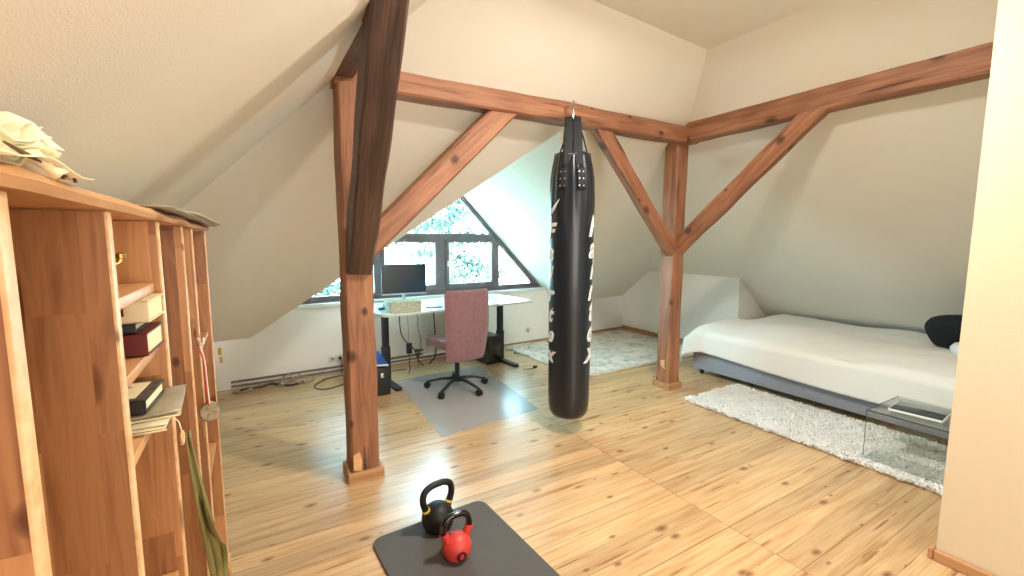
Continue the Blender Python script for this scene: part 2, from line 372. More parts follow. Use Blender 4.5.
def bez(P, n=24):
    P = [Vector(p) for p in P]; out = []
    Q = [P[0]*2-P[1]]+P+[P[-1]*2-P[-2]]
    for i in range(1, len(Q)-2):
        for k in range(n):
            t = k/n; a, b, c, d = Q[i-1:i+3]
            out.append(.5*((2*b)+(c-a)*t+(2*a-5*b+4*c-d)*t*t+(3*b-a-3*c+d)*t**3))
    out.append(P[-1]); return out
def text_mesh(body, size, depth, shear=0, offset=0, spacing=1, res=4):
    cu = bpy.data.curves.new('lettering', 'FONT'); cu.body = body; cu.size = size; cu.extrude = depth; cu.shear = shear; cu.offset = offset
    cu.align_x = 'CENTER'; cu.align_y = 'CENTER'; cu.resolution_u = res; cu.space_character = spacing
    o = bpy.data.objects.new('lettering', cu); C.objects.link(o)
    bpy.context.view_layer.update()
    me = bpy.data.meshes.new_from_object(o.evaluated_get(bpy.context.evaluated_depsgraph_get()))
    m = MB().add([v.co.copy() for v in me.vertices], [tuple(p.vertices) for p in me.polygons])
    bpy.data.objects.remove(o); bpy.data.meshes.remove(me); bpy.data.curves.remove(cu)
    return m

# ------------------------------------------------------------------ room shell
XR = 5.453; YP = .64; YF = -2.6; XL = -1.3; ZC = 2.98
# planes z = a + bx*x + by*y
def fit3(p, q, r):
    A = Matrix(((1, p[0], p[1]), (1, q[0], q[1]), (1, r[0], r[1]))).inverted() @ Vector((p[2], q[2], r[2])); return tuple(A)
PM = fit3((-1.3, 5.09, .47), (XR, 5.45, .592), (3.6, 2.80, 2.6)) if False else None
# slope behind the tie beam: knee line of the gable wall, and the beam's upper front edge
import functools
def lsq(pts):
    A = [[0]*3 for _ in range(3)]; B = [0]*3
    for x, y, z in pts:
        v = (1, x, y)
        for i in range(3):
            B[i] += v[i]*z
            for j in range(3): A[i][j] += v[i]*v[j]
    return tuple(Matrix(A).inverted() @ Vector(B))
PM = lsq([(-.35, 5.14, .48), (5.45, 5.45, .592), (5.453, 4.875, 1.02), (3.6, 2.8, 2.59), (.5, 2.74, 2.53)])
PR = (2.6+.853*3.6, -.853, 0.0)
PL = (2.41-.853*.455, .853, 0.0)
def zpl(P, x, y): return P[0]+P[1]*x+P[2]*y
def y_on(P, x, z): return (z-P[0]-P[1]*x)/P[2]
def xR(z): return (PR[0]-z)/.853
def xL(z): return (z-PL[0])/.853
def yM(x, z): return y_on(PM, x, z)
def wy(x): return O.y+(x-O.x)*math.tan(TH)
def knee(x): # point of M over the gable wall line
    return Vector((x, wy(x), zpl(PM, x, wy(x))))
TR = Vector((xR(ZC), yM(xR(ZC), ZC), ZC)); TL = Vector((xL(ZC), yM(xL(ZC), ZC), ZC))
HR = Vector((XR, yM(XR, zpl(PR, XR, 0)), zpl(PR, XR, 0))); HL = Vector((XL, yM(XL, zpl(PL, XL, 0)), zpl(PL, XL, 0)))
KR = knee(XR); KL = knee(XL)
UC = 2.475; ZA = 2.39; SL = .98      # dormer centre, apex height and pitch
def dz(u): return ZA-SL*abs(u-UC)
def solve_u(sgn):
    u = UC
    for _ in range(60):
        x = wp(u, 0).x; u = UC+sgn*(ZA-zpl(PM, x, wy(x)))/SL
    return u
UL, UR = solve_u(-1), solve_u(1)
VL = wp(.31, zpl(PM, wp(.31, 0).x, wp(.31, 0).y)); VR = wp(UR, dz(UR))
# ridge hits M
d = 0
P = wp(UC, ZA)
t = (ZA-zpl(PM, P.x, P.y))/(PM[1]*(-NW.x)+PM[2]*(-NW.y))
RM = P-NW*t
slope = MB().add([TL, HL, KL, VL, RM, TR, VR, KR, HR], [(0, 1, 2), (0, 2, 3), (0, 3, 4), (0, 4, 5), (5, 4, 6), (5, 6, 7), (5, 7, 8)])
struct(slope.build('ceiling_back', 'plaster', smooth=False), 'white sloping ceiling above the gable window and behind the tie beam')
# dormer slopes (extended a little past the wall, to the glass)
AP = wp(UC, ZA, .16)
struct(MB().add([RM, VL, VL+NW*.16, AP], [(0, 1, 2, 3)]).build('ceiling_dormer_left', 'plaster', smooth=False), 'left slope of the window gable')
struct(MB().add([RM, VR, wp(UR, dz(UR), .16), AP], [(0, 1, 2, 3)]).build('ceiling_dormer_right', 'plaster', smooth=False), 'blue lit right slope of the window gable')
# left slope and right slope
struct(MB().add([TL, HL, (XL, YF, HL.z), (TL.x, YF, ZC)], [(0, 1, 2, 3)]).build('ceiling_left', 'plaster', smooth=False), 'white left roof slope behind the bookshelf')
YS = 3.376; ZN = .12
xN = xR(ZN)
struct(MB().add([TR, HR, (XR, YS, HR.z), (xN, YS, ZN), (xN, YF, ZN), (TR.x, YF, ZC)], [(0, 1, 2, 3, 4, 5)]).build('ceiling_right', 'plaster', smooth=False), 'white right roof slope over the bed')
struct(MB().add([TL, TR, (TR.x, YF, ZC), (TL.x, YF, ZC)], [(0, 1, 2, 3)]).build('ceiling', 'plaster', smooth=False), 'flat top of the ceiling')
# knee wall right, with the return into the bed recess
struct(MB().add([(XR, YS, 0), (XR, KR.y, 0), KR, HR, (XR, YS, HR.z)], [(0, 1, 2, 3, 4)]).build('wall_right', 'plaster_wall', smooth=False), 'low white knee wall behind the far post')
struct(MB().add([(XR, YS, 0), (xN, YS, 0), (xN, YS, ZN), (XR, YS, HR.z)], [(0, 1, 2, 3)]).add([(xN, YS, 0), (xN, YF, 0), (xN, YF, ZN), (xN, YS, ZN)], [(0, 1, 2, 3)]).build('wall_recess', 'plaster_wall', smooth=False), 'white return of the knee wall at the foot of the bed')
struct(MB().add([(XL, YF, 0), (XL, KL.y, 0), KL, HL, (XL, YF, HL.z)], [(0, 1, 2, 3, 4)]).build('wall_left', 'plaster_wall', smooth=False))
struct(MB().add([(XL, YF, 0), (xN, YF, 0), (xN, YF, ZN), (TR.x, YF, ZC), (TL.x, YF, ZC), (XL, YF, HL.z)], [(0, 1, 2, 3, 4, 5)]).build('wall_front', 'plaster_wall', smooth=False))
# floor
struct(MB().add([(XL, YF, 0), (xN, YF, 0), (xN, 5.9, 0), (XL, 5.9, 0)], [(0, 1, 2, 3)]).build('floor', 'floor', smooth=False), 'knotty pine board floor')
# gable wall with triangular opening; local u,z polygon, inner face d=0
ZS = .80                      # sill height
SLL = (ZA-VL.z)/(UC-.31); uL0 = UC-(ZA-ZS)/SLL; uR0 = UC+(ZA-ZS)/SL
uk0 = (KL-O).dot(UW); uk1 = (KR-O).dot(UW)
wb = MB()
wb.add([wp(uk0, 0), wp(uk1, 0), wp(uk1, KR.z), wp(UR, dz(UR)), wp(uR0, ZS), wp(uL0, ZS), VL, wp(uk0, KL.z)], [(0, 1, 2, 3, 4, 5, 6, 7)])
wb.add([wp(uL0, ZS), wp(uR0, ZS), wp(uR0, ZS, .16), wp(uL0, ZS, .16)], [(0, 1, 2, 3)])
struct(wb.build('wall_back', 'plaster_wall', smooth=False), 'white gable wall below the triangular window')
# partition on the right edge of the picture
struct(MB().add([(2.73, YF, 0), (2.73, YP, 0), (2.73, YP, ZC), (2.73, YF, ZC)], [(0, 1, 2, 3)]).add([(2.73, YP, 0), (xN, YP, 0), (xN, YP, ZN), (TR.x, YP, ZC), (2.73, YP, ZC)], [(0, 1, 2, 3, 4)]).build('wall_partition', 'cream_wall', smooth=False), 'cream partition wall at the right edge of the room')
# baseboards
def bboard(name, a, b, h, t, label, mat='trim_wood'):
    a, b = Vector(a), Vector(b); d = (b-a); n = Vector((-d.y, d.x, 0)).normalized()
    ang = math.atan2(d.y, d.x); L = d.length
    m = MB().prism([(0, 0), (L, 0), (L, t), (0, t)], 0, h)
    o = m.build(name, mat, loc=a, rz=ang, bev=.004); return struct(o, label)
bboard('baseboard_partition', (2.728, YP-.0, .001), (2.728, YF, .001), .05, -.03, 'orange pine skirting at the foot of the partition')
bboard('baseboard_partition_end', (2.70, YP+.002, .001), (3.3, YP+.002, .001), .05, .02, 'end of the orange pine skirting')
bboard('baseboard_right', (XR-.002, YS, .001), (XR-.002, KR.y-.02, .001), .055, .02, 'brown skirting along the knee wall')
bboard('baseboard_back', wp(3.2, .001, -.001), wp(uk1-.02, .001, -.001), .03, -.02, 'brown skirting along the gable wall')

# ------------------------------------------------------------------ window
wn = bpy.data.objects.new('window_1', None); C.objects.link(wn); wn.location = O; wn.rotation_euler = (0, 0, TH)
struct(wn, 'triangular gable window with brown grey frame')
def wpoly(mb, pts, d0, d1): # pts in (u,z); prism along d
    n = len(pts); vs = [(u, d0, z) for u, z in pts]+[(u, d1, z) for u, z in pts]
    fs = [tuple(range(n)), tuple(range(n, 2*n))[::-1]]+[(i, n+i, n+(i+1) % n, (i+1) % n) for i in range(n)]
    return mb.add(vs, fs)
fr = MB(); D0, D1 = .05, .12; k = math.hypot(1, SL)
def off(w): return w*k/1  # vertical drop of a slope line moved inwards by w
def zin(u, w): return ZA-(SL if u > UC else SLL)*abs(u-UC)-w*k
FW = .055
wpoly(fr, [(UC, ZA-.002), (uR0-.01, ZS+.01), (uR0-.01-FW*1.9, ZS+.01), (UC, zin(UC, FW))], D0, D1)
wpoly(fr, [(UC, ZA-.002), (UC, zin(UC, FW)), (uL0+.01+FW*1.9, ZS+.01), (uL0+.01, ZS+.01)], D0, D1)
wpoly(fr, [(uL0+.03, ZS+.004), (uR0-.03, ZS+.004), (uR0-.12, ZS+.075), (uL0+.12, ZS+.075)], D0, D1)
ur = UC+(ZA-1.59)/SL-.03; ul = 2*UC-ur
wpoly(fr, [(ul-.05, 1.50), (ur+.05, 1.50), (ur, 1.585), (ul, 1.585)], D0, D1)
wpoly(fr, [(2.405, ZS+.06), (2.545, ZS+.06), (2.545, 1.51), (2.405, 1.51)], D0+.004, D1)
for c in (3.295, 2*UC-3.295): wpoly(fr, [(c-.05, ZS+.06), (c+.05, ZS+.06), (c+.05, 1.51), (c-.05, 1.51)], D0+.004, D1)
fr.build('window_frame', 'frame_wood', wn, bev=.004)
def sash(a, b):
    m = MB(); z0, z1 = ZS+.07, 1.505; t = .045
    for q in ([(a, z0), (b, z0), (b, z0+t+.02), (a, z0+t+.02)], [(a, z1-t+.01), (b, z1-t+.01), (b, z1), (a, z1)], [(a, z0+t), (a+t, z0+t), (a+t, z1-t+.012), (a, z1-t+.012)], [(b-t, z0+t), (b, z0+t), (b, z1-t+.012), (b-t, z1-t+.012)]):
        wpoly(m, q, D0-.02, D1-.02)
    s = m.build('window_sash', 'frame_wood', wn, bev=.003)
    wpoly(MB(), [(a+.03, z0+.03), (b-.03, z0+.03), (b-.03, z1-.02), (a+.03, z1-.02)], .072, .078).build('pane', 'pane', s, smooth=False)
    return s
sL = sash(2*UC-3.26, 2.425); sR = sash(2.525, 3.26)
h = MB().box((2.552, .018, 1.2), (.022, .012, .07), ch=.003).cyl((2.552, .012, 1.2), (2.552, -.03, 1.2), .008).box((2.552, -.03, 1.155), (.016, .012, .11), ch=.004)
h.build('window_handle', 'white_paint', sR)
wpoly(MB(), [(ul+.07, 1.58), (ur-.07, 1.58), (UC, zin(UC, FW)+.005)], .085, .091).build('pane', 'pane', wn, smooth=False)
for s in (1, -1):
    pts = [(UC+s*.86, ZS+.07), ((uR0-.2) if s > 0 else (uL0+.22), ZS+.07), (UC+s*.86, zin(UC+s*.86, FW)+.01)]
    wpoly(MB(), pts if s > 0 else pts[::-1], .085, .091).build('pane', 'pane', wn, smooth=False)
sl = MB(); wpoly(sl, [(uL0-.03, ZS-.035), (uR0+.03, ZS-.035), (uR0-.02, ZS+.006), (uL0+.02, ZS+.006)], -.03, .10)
sl.build('window_sill', 'white_paint', wn, bev=.005, label='white painted sill board')
wpoly(MB(), [(uL0-.02, ZS-.002), (uR0+.01, ZS-.002), (uR0-.02, ZS+.018), (uL0+.02, ZS+.018)], .02, .05).build('sill_strip', 'frame_wood', wn, bev=.003)

# ------------------------------------------------------------------ timbers
def timber(name, p0, p1, w, h, label, cat, up=(0, 0, 1), mat='timber', parent=None, seed=0, rough=.004, taper=1.0):
    p0, p1 = Vector(p0), Vector(p1); x = (p1-p0).normalized(); z = (Vector(up)-x*x.dot(Vector(up))).normalized(); y = z.cross(x)
    L = (p1-p0).length; c = .012; ns = max(8, int(L/.06)); vs = []; fs = []
    base = [(w/2, h/2-c), (w/2-c, h/2), (-w/2+c, h/2), (-w/2, h/2-c), (-w/2, -h/2+c), (-w/2+c, -h/2), (w/2-c, -h/2), (w/2, -h/2+c)]
    for i in range(ns+1):
        X = L*i/ns; s = 1+(taper-1)*i/ns
        for k, (a, b) in enumerate(base):
            n = noise.noise_vector(Vector((X*3+seed, k//2*5.1, seed*1.7)))*rough*2.2
            vs.append((X, a*s+n.x, b*s+n.y))
    for i in range(ns):
        for k in range(8): fs.append((i*8+k, i*8+(k+1) % 8, (i+1)*8+(k+1) % 8, (i+1)*8+k))
    fs += [tuple(range(8))[::-1], tuple(range(ns*8, ns*8+8))]
    o = MB().add(vs, fs).build(name, mat, parent, angle=30)
    o.matrix_world = Matrix(((x.x, y.x, z.x, p0.x), (x.y, y.y, z.y, p0.y), (x.z, y.z, z.z, p0.z), (0, 0, 0, 1)))
    return tag(o, label, cat) if cat else o
def post(x0, x1, y0, y1, top, label, seed, pl_dim=.028):
    t = thing('timber_post', label, 'post', ((x0+x1)/2, (y0+y1)/2, 0))
    o = timber('post_shaft', (0, 0, .0), (0, 0, top), x1-x0, y1-y0, None, None, up=(0, 1, 0), seed=seed); o.parent = t
    w, d = x1-x0, y1-y0
    p = MB(); e = .022
    for c, s in (((0, -d/2-e/2, .03), (w+2*e, e, .06)), ((0, d/2+e/2, .03), (w+2*e, e, .06)), ((-w/2-e/2, 0, .03), (e, d, .06)), ((w/2+e/2, 0, .03), (e, d, .06))): p.box(c, s, ch=.004)
    p.build('plinth_trim', 'trim_wood', t, label='pale pine trim around the foot of the post')
    return t
p1 = post(.474, .648, 2.735, 2.905, 2.44, 'reddish timber post left of the desk with a split low on its front face', 3)
MB().add([(-.075, -.0885, .075), (-.03, -.0885, .06), (-.022, -.0885, .12), (-.035, -.0885, .185), (-.075, -.0885, .175), (-.05, -.0905, .12)], [(0, 1, 5), (1, 2, 5), (2, 3, 5), (3, 4, 5), (4, 0, 5)]).build('bare_wood_patch', 'shelf_edge', p1, label='pale chipped patch low on the front face')
MB().add([(-.016, -.0882, .055), (.004, -.0882, .06), (-.004, -.0882, .22), (-.012, -.0882, .21)], [(0, 1, 2, 3)]).build('split', M['timber_dark'], p1, label='dark split in the wood')
p2 = post(3.562, 3.725, 2.90, 3.06, 2.46, 'reddish timber post at the corner of the two beams, near the foot of the bed', 8)
MB().add([(-.083, -.035, .20), (-.083, .02, .23), (-.083, .03, .28), (-.083, -.03, .30)], [(0, 1, 2, 3)]).build('bare_wood_patch', 'shelf_edge', p2, label='pale chipped patch low on the post')
timber('tie_beam', (.462, 2.816, 2.456), (3.74, 2.885, 2.493), .16, .142, 'long reddish tie beam carrying the punching bag, between the two posts', 'beam', seed=1)
timber('purlin_beam', (3.675, 3.0, 2.525), (3.675, .60, 2.53), .15, .175, 'reddish beam running from the corner post to the partition wall above the bed', 'beam', seed=5)
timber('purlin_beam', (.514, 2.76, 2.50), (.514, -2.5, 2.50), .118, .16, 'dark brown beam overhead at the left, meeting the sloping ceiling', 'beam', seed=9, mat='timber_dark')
timber('brace', (.52, 2.82, 1.36), (1.66, 2.83, 2.46), .10, .155, 'diagonal brace rising right from the near post to the tie beam', 'brace', seed=12)
timber('brace', (3.56, 2.93, 1.40), (2.50, 2.86, 2.47), .10, .135, 'diagonal brace from the corner post to the tie beam, right of the punching bag', 'brace', seed=14)
timber('brace', (3.65, 2.95, 1.41), (3.65, 1.70, 2.50), .10, .14, 'diagonal brace rising from the corner post to the beam above the bed', 'brace', seed=16)
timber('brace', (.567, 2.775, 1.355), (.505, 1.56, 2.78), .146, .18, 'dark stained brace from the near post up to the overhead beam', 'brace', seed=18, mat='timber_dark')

# ------------------------------------------------------------------ punching bag
BX, BY = 2.105, 2.66
bag = thing('punching_bag', 'long black punching bag hanging from the tie beam by hooks', 'punching bag', (BX, BY, 0))
prof = [(.02, .128), (.09, .13), (.130, .142), (.150, .175), (.157, .23), (.160, .33), (.163, .9), (.168, 1.5), (.166, 1.8), (.158, 1.95), (.145, 2.04), (.132, 2.10), (.128, 2.135), (.118, 2.14), (.10, 2.08), (.02, 2.06)]
pp = []
for (r0, z0), (r1, z1) in zip(prof, prof[1:]):
    n = max(1, int(abs(z1-z0)/.05))
    for i in range(n): pp.append((r0+(r1-r0)*i/n, z0+(z1-z0)*i/n))
pp.append(prof[-1])
def bagr(r, z, a):
    f = max(0, min(1, (z-1.55)/.45))
    return r*(1+.035*f*math.sin(a*9+z*1.2)+.02*f*math.sin(a*17+1)+.006*math.sin(a*3+z*2.2))
MB().lathe(pp, 96, fn=bagr).build('bag_body', 'black_vinyl', bag, angle=70)
az = math.atan2(-BY, -BX)   # direction towards the camera side
CA, SA = math.cos(az), math.sin(az); TXv = Vector((-SA, CA, 0)); FV = Vector((CA, SA, 0))
for k, (sx, wd, dep) in enumerate(((-.034, .075, .03), (.034, .078, .03), (0, .11, -.05))):
    def stf(u, v):
        top = Vector((0, 0, 2.405)); z = 2.02+v*.385; q = min(1, max(0, (z-2.12)/.285))
        c = TXv*(sx*(1-.25*q*q))+FV*((.125 if dep > 0 else -.11)*max(0, 1-q)**.8+dep*.2)
        return c+TXv*((u-.5)*wd*(1-.2*q))+Vector((0, 0, z))
    MB().grid(stf, 4, 14).build('hanging_strap', 'webbing', bag, solid=.006)
MB().tube(bez([FV*.02+TXv*.015+Vector((0, 0, 2.41)), FV*.06+TXv*.07+Vector((0, 0, 2.26)), FV*.07+TXv*.108+Vector((0, 0, 2.12))], 8), .006, 6).build('side_strap', 'webbing', bag)
MB().tube(bez([FV*.02-TXv*.015+Vector((0, 0, 2.41)), FV*.03-TXv*.05+Vector((0, 0, 2.26)), FV*.04-TXv*.10+Vector((0, 0, 2.12))], 8), .006, 6).build('side_strap', 'webbing', bag)
MB().tube([TXv*(-.03+.03*i)+FV*(.134)+Vector((0, 0, 2.115)) for i in range(3)], .004, 8).build('strap_buckle', 'chrome', bag)
for s in (-1, 1):
    pth = [Vector((s*.012+.028*s*t, .0+.02*s, 2.38+.10*t)) for t in (0, .5, 1)]
    hook = []
    for i in range(15):
        an = R(-90+i*17); hook.append(Vector((s*.014+.012*math.cos(an)*s, .02*s, 2.485+.026*math.sin(an))))
    MB().tube([Vector((s*.012, .02*s, 2.385))]+[Vector((s*.013, .02*s, 2.43))]+hook, .0042, 8).build('hook', 'chrome', bag)
MB().tube([(0, 0, 2.50), (0, .06, 2.50), (0, .10, 2.49)], .006, 8).build('screw_eye', 'chrome', bag)
# buckled patches with rivets
def on_bag(ang, z, r=.168): return Vector((r*math.cos(ang), r*math.sin(ang), z))
def rbag(z):
    for (r0, z0), (r1, z1) in zip(prof, prof[1:]):
        if z0 <= z <= z1: return r0+(r1-r0)*(z-z0)/(z1-z0)
    return .165
for da in (-.42, .42):
    a = az+da
    pm = MB().grid(lambda u, v: on_bag(a+(u-.5)*.36, 1.86+v*.16, rbag(1.86+v*.16)*1.03+.001), 6, 4)
    pt = pm.build('rivet_patch', 'webbing', bag, solid=.006)
    for i in (-1, 1):
        for j in range(3):
            z = 1.89+j*.05; c = on_bag(a+i*.10, z, rbag(z)*1.03+.004)
            MB().lathe([(.0075, -.002), (.006, .003), (.002, .0045)], 10).xf(Matrix.Translation(c) @ Vector((0, 0, 1)).rotation_difference(Vector((math.cos(a), math.sin(a), 0))).to_matrix().to_4x4()).build('rivet', 'chrome', pt)
for word, da, zt, stp, sz in (('Fairtex', -1.12, 1.56, .155, .165), ('Fairtex', 1.12, 1.60, .158, .22)):
    for i, chh in enumerate(word):
        m = text_mesh(chh, sz, .0, shear=.35, offset=.006, res=3); z0 = zt-i*stp
        m.v = [on_bag(az+da+v.x/.172, z0+v.y, rbag(z0+v.y)*1.012+.0015) for v in m.v]
        m.build('letter', 'white_print', bag, smooth=False, solid=.002)
sw = MB().grid(lambda u, v: on_bag(az-1.15+u*.62, 1.70+.10*u**1.5+(v-.5)*.06*(1-u)*(.6+1.2*u), .1715), 14, 3)
sw.build('swoosh', 'white_print', bag, solid=.002, label='white wing shaped mark above the lettering')

# ------------------------------------------------------------------ desk
desk = thing('standing_desk', 'white topped standing desk with dark metal legs below the window', 'desk', (1.93, 4.66, 0), R(5))
MB().prism(rrect(1.82, .84, .06), .765, .79).build('desk_top', 'desk_top', desk, bev=.004)
for s, nm in ((-1, 'leg'), (1, 'leg')):
    x = s*.73-.02
    l = MB().box((x, 0, .20), (.085, .06, .37), ch=.006).box((x, 0, .52), (.068, .048, .48), ch=.004).box((x, 0, .755), (.10, .55, .02), ch=.004)
    lg = l.build('leg', 'metal_dark', desk)
    f = MB().prism(rrect(.075, .70, .035), .0, .028); f.xf(Matrix.Translation((x, -.02, 0))).build('foot', 'metal_dark', lg, bev=.006)
MB().box((0, .02, .74), (1.4, .05, .035), ch=.004).build('cross_bar', 'metal_dark', desk)
DR = Matrix.Translation((1.93, 4.66, 0)) @ Matrix.Rotation(R(5), 4, 'Z')
# monitor
mo = thing('monitor', 'dark flat monitor standing on the left of the desk', 'monitor', (1.40, 4.60, .79), R(-3))
MB().prism(rrect(.24, .17, .03), 0, .012).build('base', 'screen_rim', mo, bev=.003)
MB().box((0, .03, .10), (.035, .02, .18), ch=.004).box((0, .02, .17), (.07, .03, .07), ch=.004).build('neck', 'screen_rim', mo)
mp_ = MB().box((0, 0, 0), (.475, .022, .325), ch=.004).build('screen_housing', 'black_plastic', mo, loc=(0, 0, .295))
MB().box((0, -.0125, .008), (.46, .003, .295)).build('screen', 'screen', mp_)
MB().box((0, -.0125, -.154), (.475, .004, .014), ch=.001).build('lower_bezel', 'screen_rim', mp_, label='silver strip along the lower edge')
# speckled box
bx = thing('storage_box', 'pale green speckled cardboard box at the front left corner of the desk', 'box', (1.30, 4.32, .79), R(3))
MB().box((0, 0, .045), (.31, .19, .09), ch=.003).build('box_body', 'dots', bx)
MB().box((0, 0, .096), (.318, .198, .022), ch=.003).build('box_lid', 'dots', bx)
tp = thing('tape_dispenser', 'small teal tape dispenser behind the speckled box on the desk', 'tape dispenser', (1.17, 4.52, .79), R(10))
MB().prism([(-.07, -.025), (.07, -.025), (.07, .025), (-.07, .025)], 0, .028).build('dispenser_body', 'teal', tp, bev=.006)
MB().tube([(.012+.028*math.cos(a), 0, .045+.028*math.sin(a)) for a in [R(i*18) for i in range(20)]], .010, 8, closed=True).build('tape_roll', 'screen_rim', tp)
nb = thing('notebook', 'small dark blue notebook lying flat on the desk right of the speckled box', 'notebook', (1.66, 4.42, .79), R(-12))
MB().box((0, 0, .007), (.16, .11, .013), ch=.003).build('notebook_cover', 'blue', nb)
# chest of tools
ch = thing('tool_case', 'black metal case on the floor between the near post and the desk leg', 'case', (.985, 4.36, 0), R(-2))
MB().box((0, 0, .135), (.27, .34, .27), ch=.006).build('case_body', 'black_plastic', ch)
MB().box((.06, -.173, .20), (.03, .008, .045), ch=.002).build('latch', 'chrome', ch)
MB().box((-.04, -.173, .10), (.03, .006, .02), ch=.002).build('label_plate', 'mag', ch)
fo = thing('folder_stack', 'bright blue folders lying tilted on top of the black case', 'folder', (.985, 4.40, .275), R(4))
MB().box((0, 0, .035), (.24, .30, .03), ch=.004, mx=Matrix.Rotation(R(14), 3, 'X')).build('folder', 'blue', fo)
sc = MB().box((.02, -.15, .012), (.20, .03, .012), ch=.003, mx=Matrix.Rotation(R(-25), 3, 'Z')); sc.build('white_strip', 'white_print', fo)
# PC tower
pc = thing('computer_tower', 'black computer tower on the floor under the desk behind the chair', 'computer', (2.47, 4.80, 0), R(6))
MB().box((0, 0, .18), (.20, .40, .34), ch=.008).build('tower_case', 'black_plastic', pc)
MB().box((0, -.204, .18), (.18, .008, .31), ch=.003).build('front_panel', 'gloss_black', pc)
for sx in (-.07, .07):
    for sy in (-.15, .15): MB().cyl((sx, sy, 0), (sx, sy, .012), .015).build('rubber_foot', 'black_plastic', pc)

# ------------------------------------------------------------------ office chair
oc = thing('office_chair', 'dusty rose office chair with five dark spokes standing in front of the desk', 'chair', (1.74, 4.00, 0), R(6))
# local: +y faces the desk
for i in range(5):
    a = R(90+72*i-23); c, s = math.cos(a), math.sin(a)
    ar = MB().tube([(.03*c, .03*s, .115), (.16*c, .16*s, .105), (.30*c, .30*s, .072)], lambda t: .021-.007*t, 8, sx=.7, sy=1.1, up=(0, 0, 1))
    am = ar.build('spoke', 'metal_dark', oc)
    q = MB(); px, py = .31*c, .31*s; tx, ty = -s, c
    q.cyl((px-.022*tx, py-.022*ty, .030), (px-.006*tx, py-.006*ty, .030), .029, n=18).cyl((px+.006*tx, py+.006*ty, .030), (px+.022*tx, py+.022*ty, .030), .029, n=18)
    q.cyl((px, py, .03), (px, py, .078), .008)
    q.tube([(px+.033*math.cos(t)*c, py+.033*math.cos(t)*s, .034+.033*math.sin(t)) for t in [R(x) for x in range(0, 181, 20)]], .012, 6, sx=.3, sy=1.6, up=(c, s, 1))
    q.build('caster', 'black_plastic', am)
MB().cyl((0, 0, .085), (0, 0, .14), .034).cyl((0, 0, .14), (0, 0, .33), .025).cyl((0, 0, .32), (0, 0, .42), .015).build('gas_column', 'metal_dark', oc)
MB().box((0, 0, .425), (.20, .26, .04), ch=.01).box((.12, .02, .41), (.14, .015, .012), ch=.003).build('tilt_mechanism', 'black_plastic', oc)
def seatf(u, v):
    a = (u-.5)*2; b = (v-.5)*2
    return Vector((a*.235*(1-.06*b*b), b*.235+.02, 0))
ss = MB()
prf = rrect(.48, .47, .09, 5); n = len(prf)
rings = [(.90, -.045), (.98, -.03), (1.0, 0), (.985, .03), (.90, .045), (.5, .042), (0.02, .038)]
vs = []; fs = []
for s_, z in rings:
    for x, y in prf: vs.append((x*s_, y*s_+.04, z+.50-(.03 if y*s_ > .18 else 0)))
for j in range(len(rings)-1):
    for i in range(n): fs.append((j*n+i, j*n+(i+1) % n, (j+1)*n+(i+1) % n, (j+1)*n+i))
fs += [tuple(range(n))[::-1], tuple(range((len(rings)-1)*n, len(rings)*n))]
ss.add(vs, fs).build('seat', 'chair_fabric', oc, angle=80)
# backrest: tall slightly curved slab, narrower at foot
def backv(x, t, side): # t 0..1 in height
    z = .335+t*.70; cur = -.20-.03*math.sin(PI*t)*0-.045*(t-.45)**2*4*0; cur = -.205+.035*math.sin(t*PI*.9)*-1-.03*t
    wdt = .215+.03*min(1, t*2)-.0*t
    return Vector((x*wdt, cur+.045*x*x+side, z))
bk = MB(); NU, NV = 16, 22; vs = []; fs = []
for side in (-1, 1):
    for j in range(NV+1):
        for i in range(NU+1):
            x = (i/NU-.5)*2; t = j/NV
            ex = (1-abs(x)**6); et = 1-abs(2*t-1)**14
            cxx = x
            if t > .9: cxx = x*(1-.10*((t-.9)/.1)**3)
            if t < .06: cxx = x*(1-.06*((.06-t)/.06)**2)
            vs.append(backv(cxx, t, side*.028*max(0, ex*et)**.4))
m1 = (NU+1)*(NV+1)
for side in (0, 1):
    for j in range(NV):
        for i in range(NU):
            a = side*m1+j*(NU+1)+i; q = (a, a+1, a+NU+2, a+NU+1); fs.append(q if side else q[::-1])
bk.add(vs, fs)
bko = bk.build('backrest', 'chair_fabric', oc, angle=180)
MB().tube(bez([(0, .0, .41), (0, -.14, .41), (0, -.20, .44), (0, -.205, .55)], 6), .022, 8, sx=.5, sy=1.6, up=(0, 0, 1)).build('back_bracket', 'black_plastic', oc)

# clear floor mat
cm = MB().prism([(1.19, 3.05), (2.15, 3.14), (2.30, 4.62), (1.27, 4.55)], .001, .003).build('chair_mat', 'vinyl_mat', bev=0, smooth=False)
tag(cm, 'clear plastic mat on the floor under the office chair', 'floor mat')

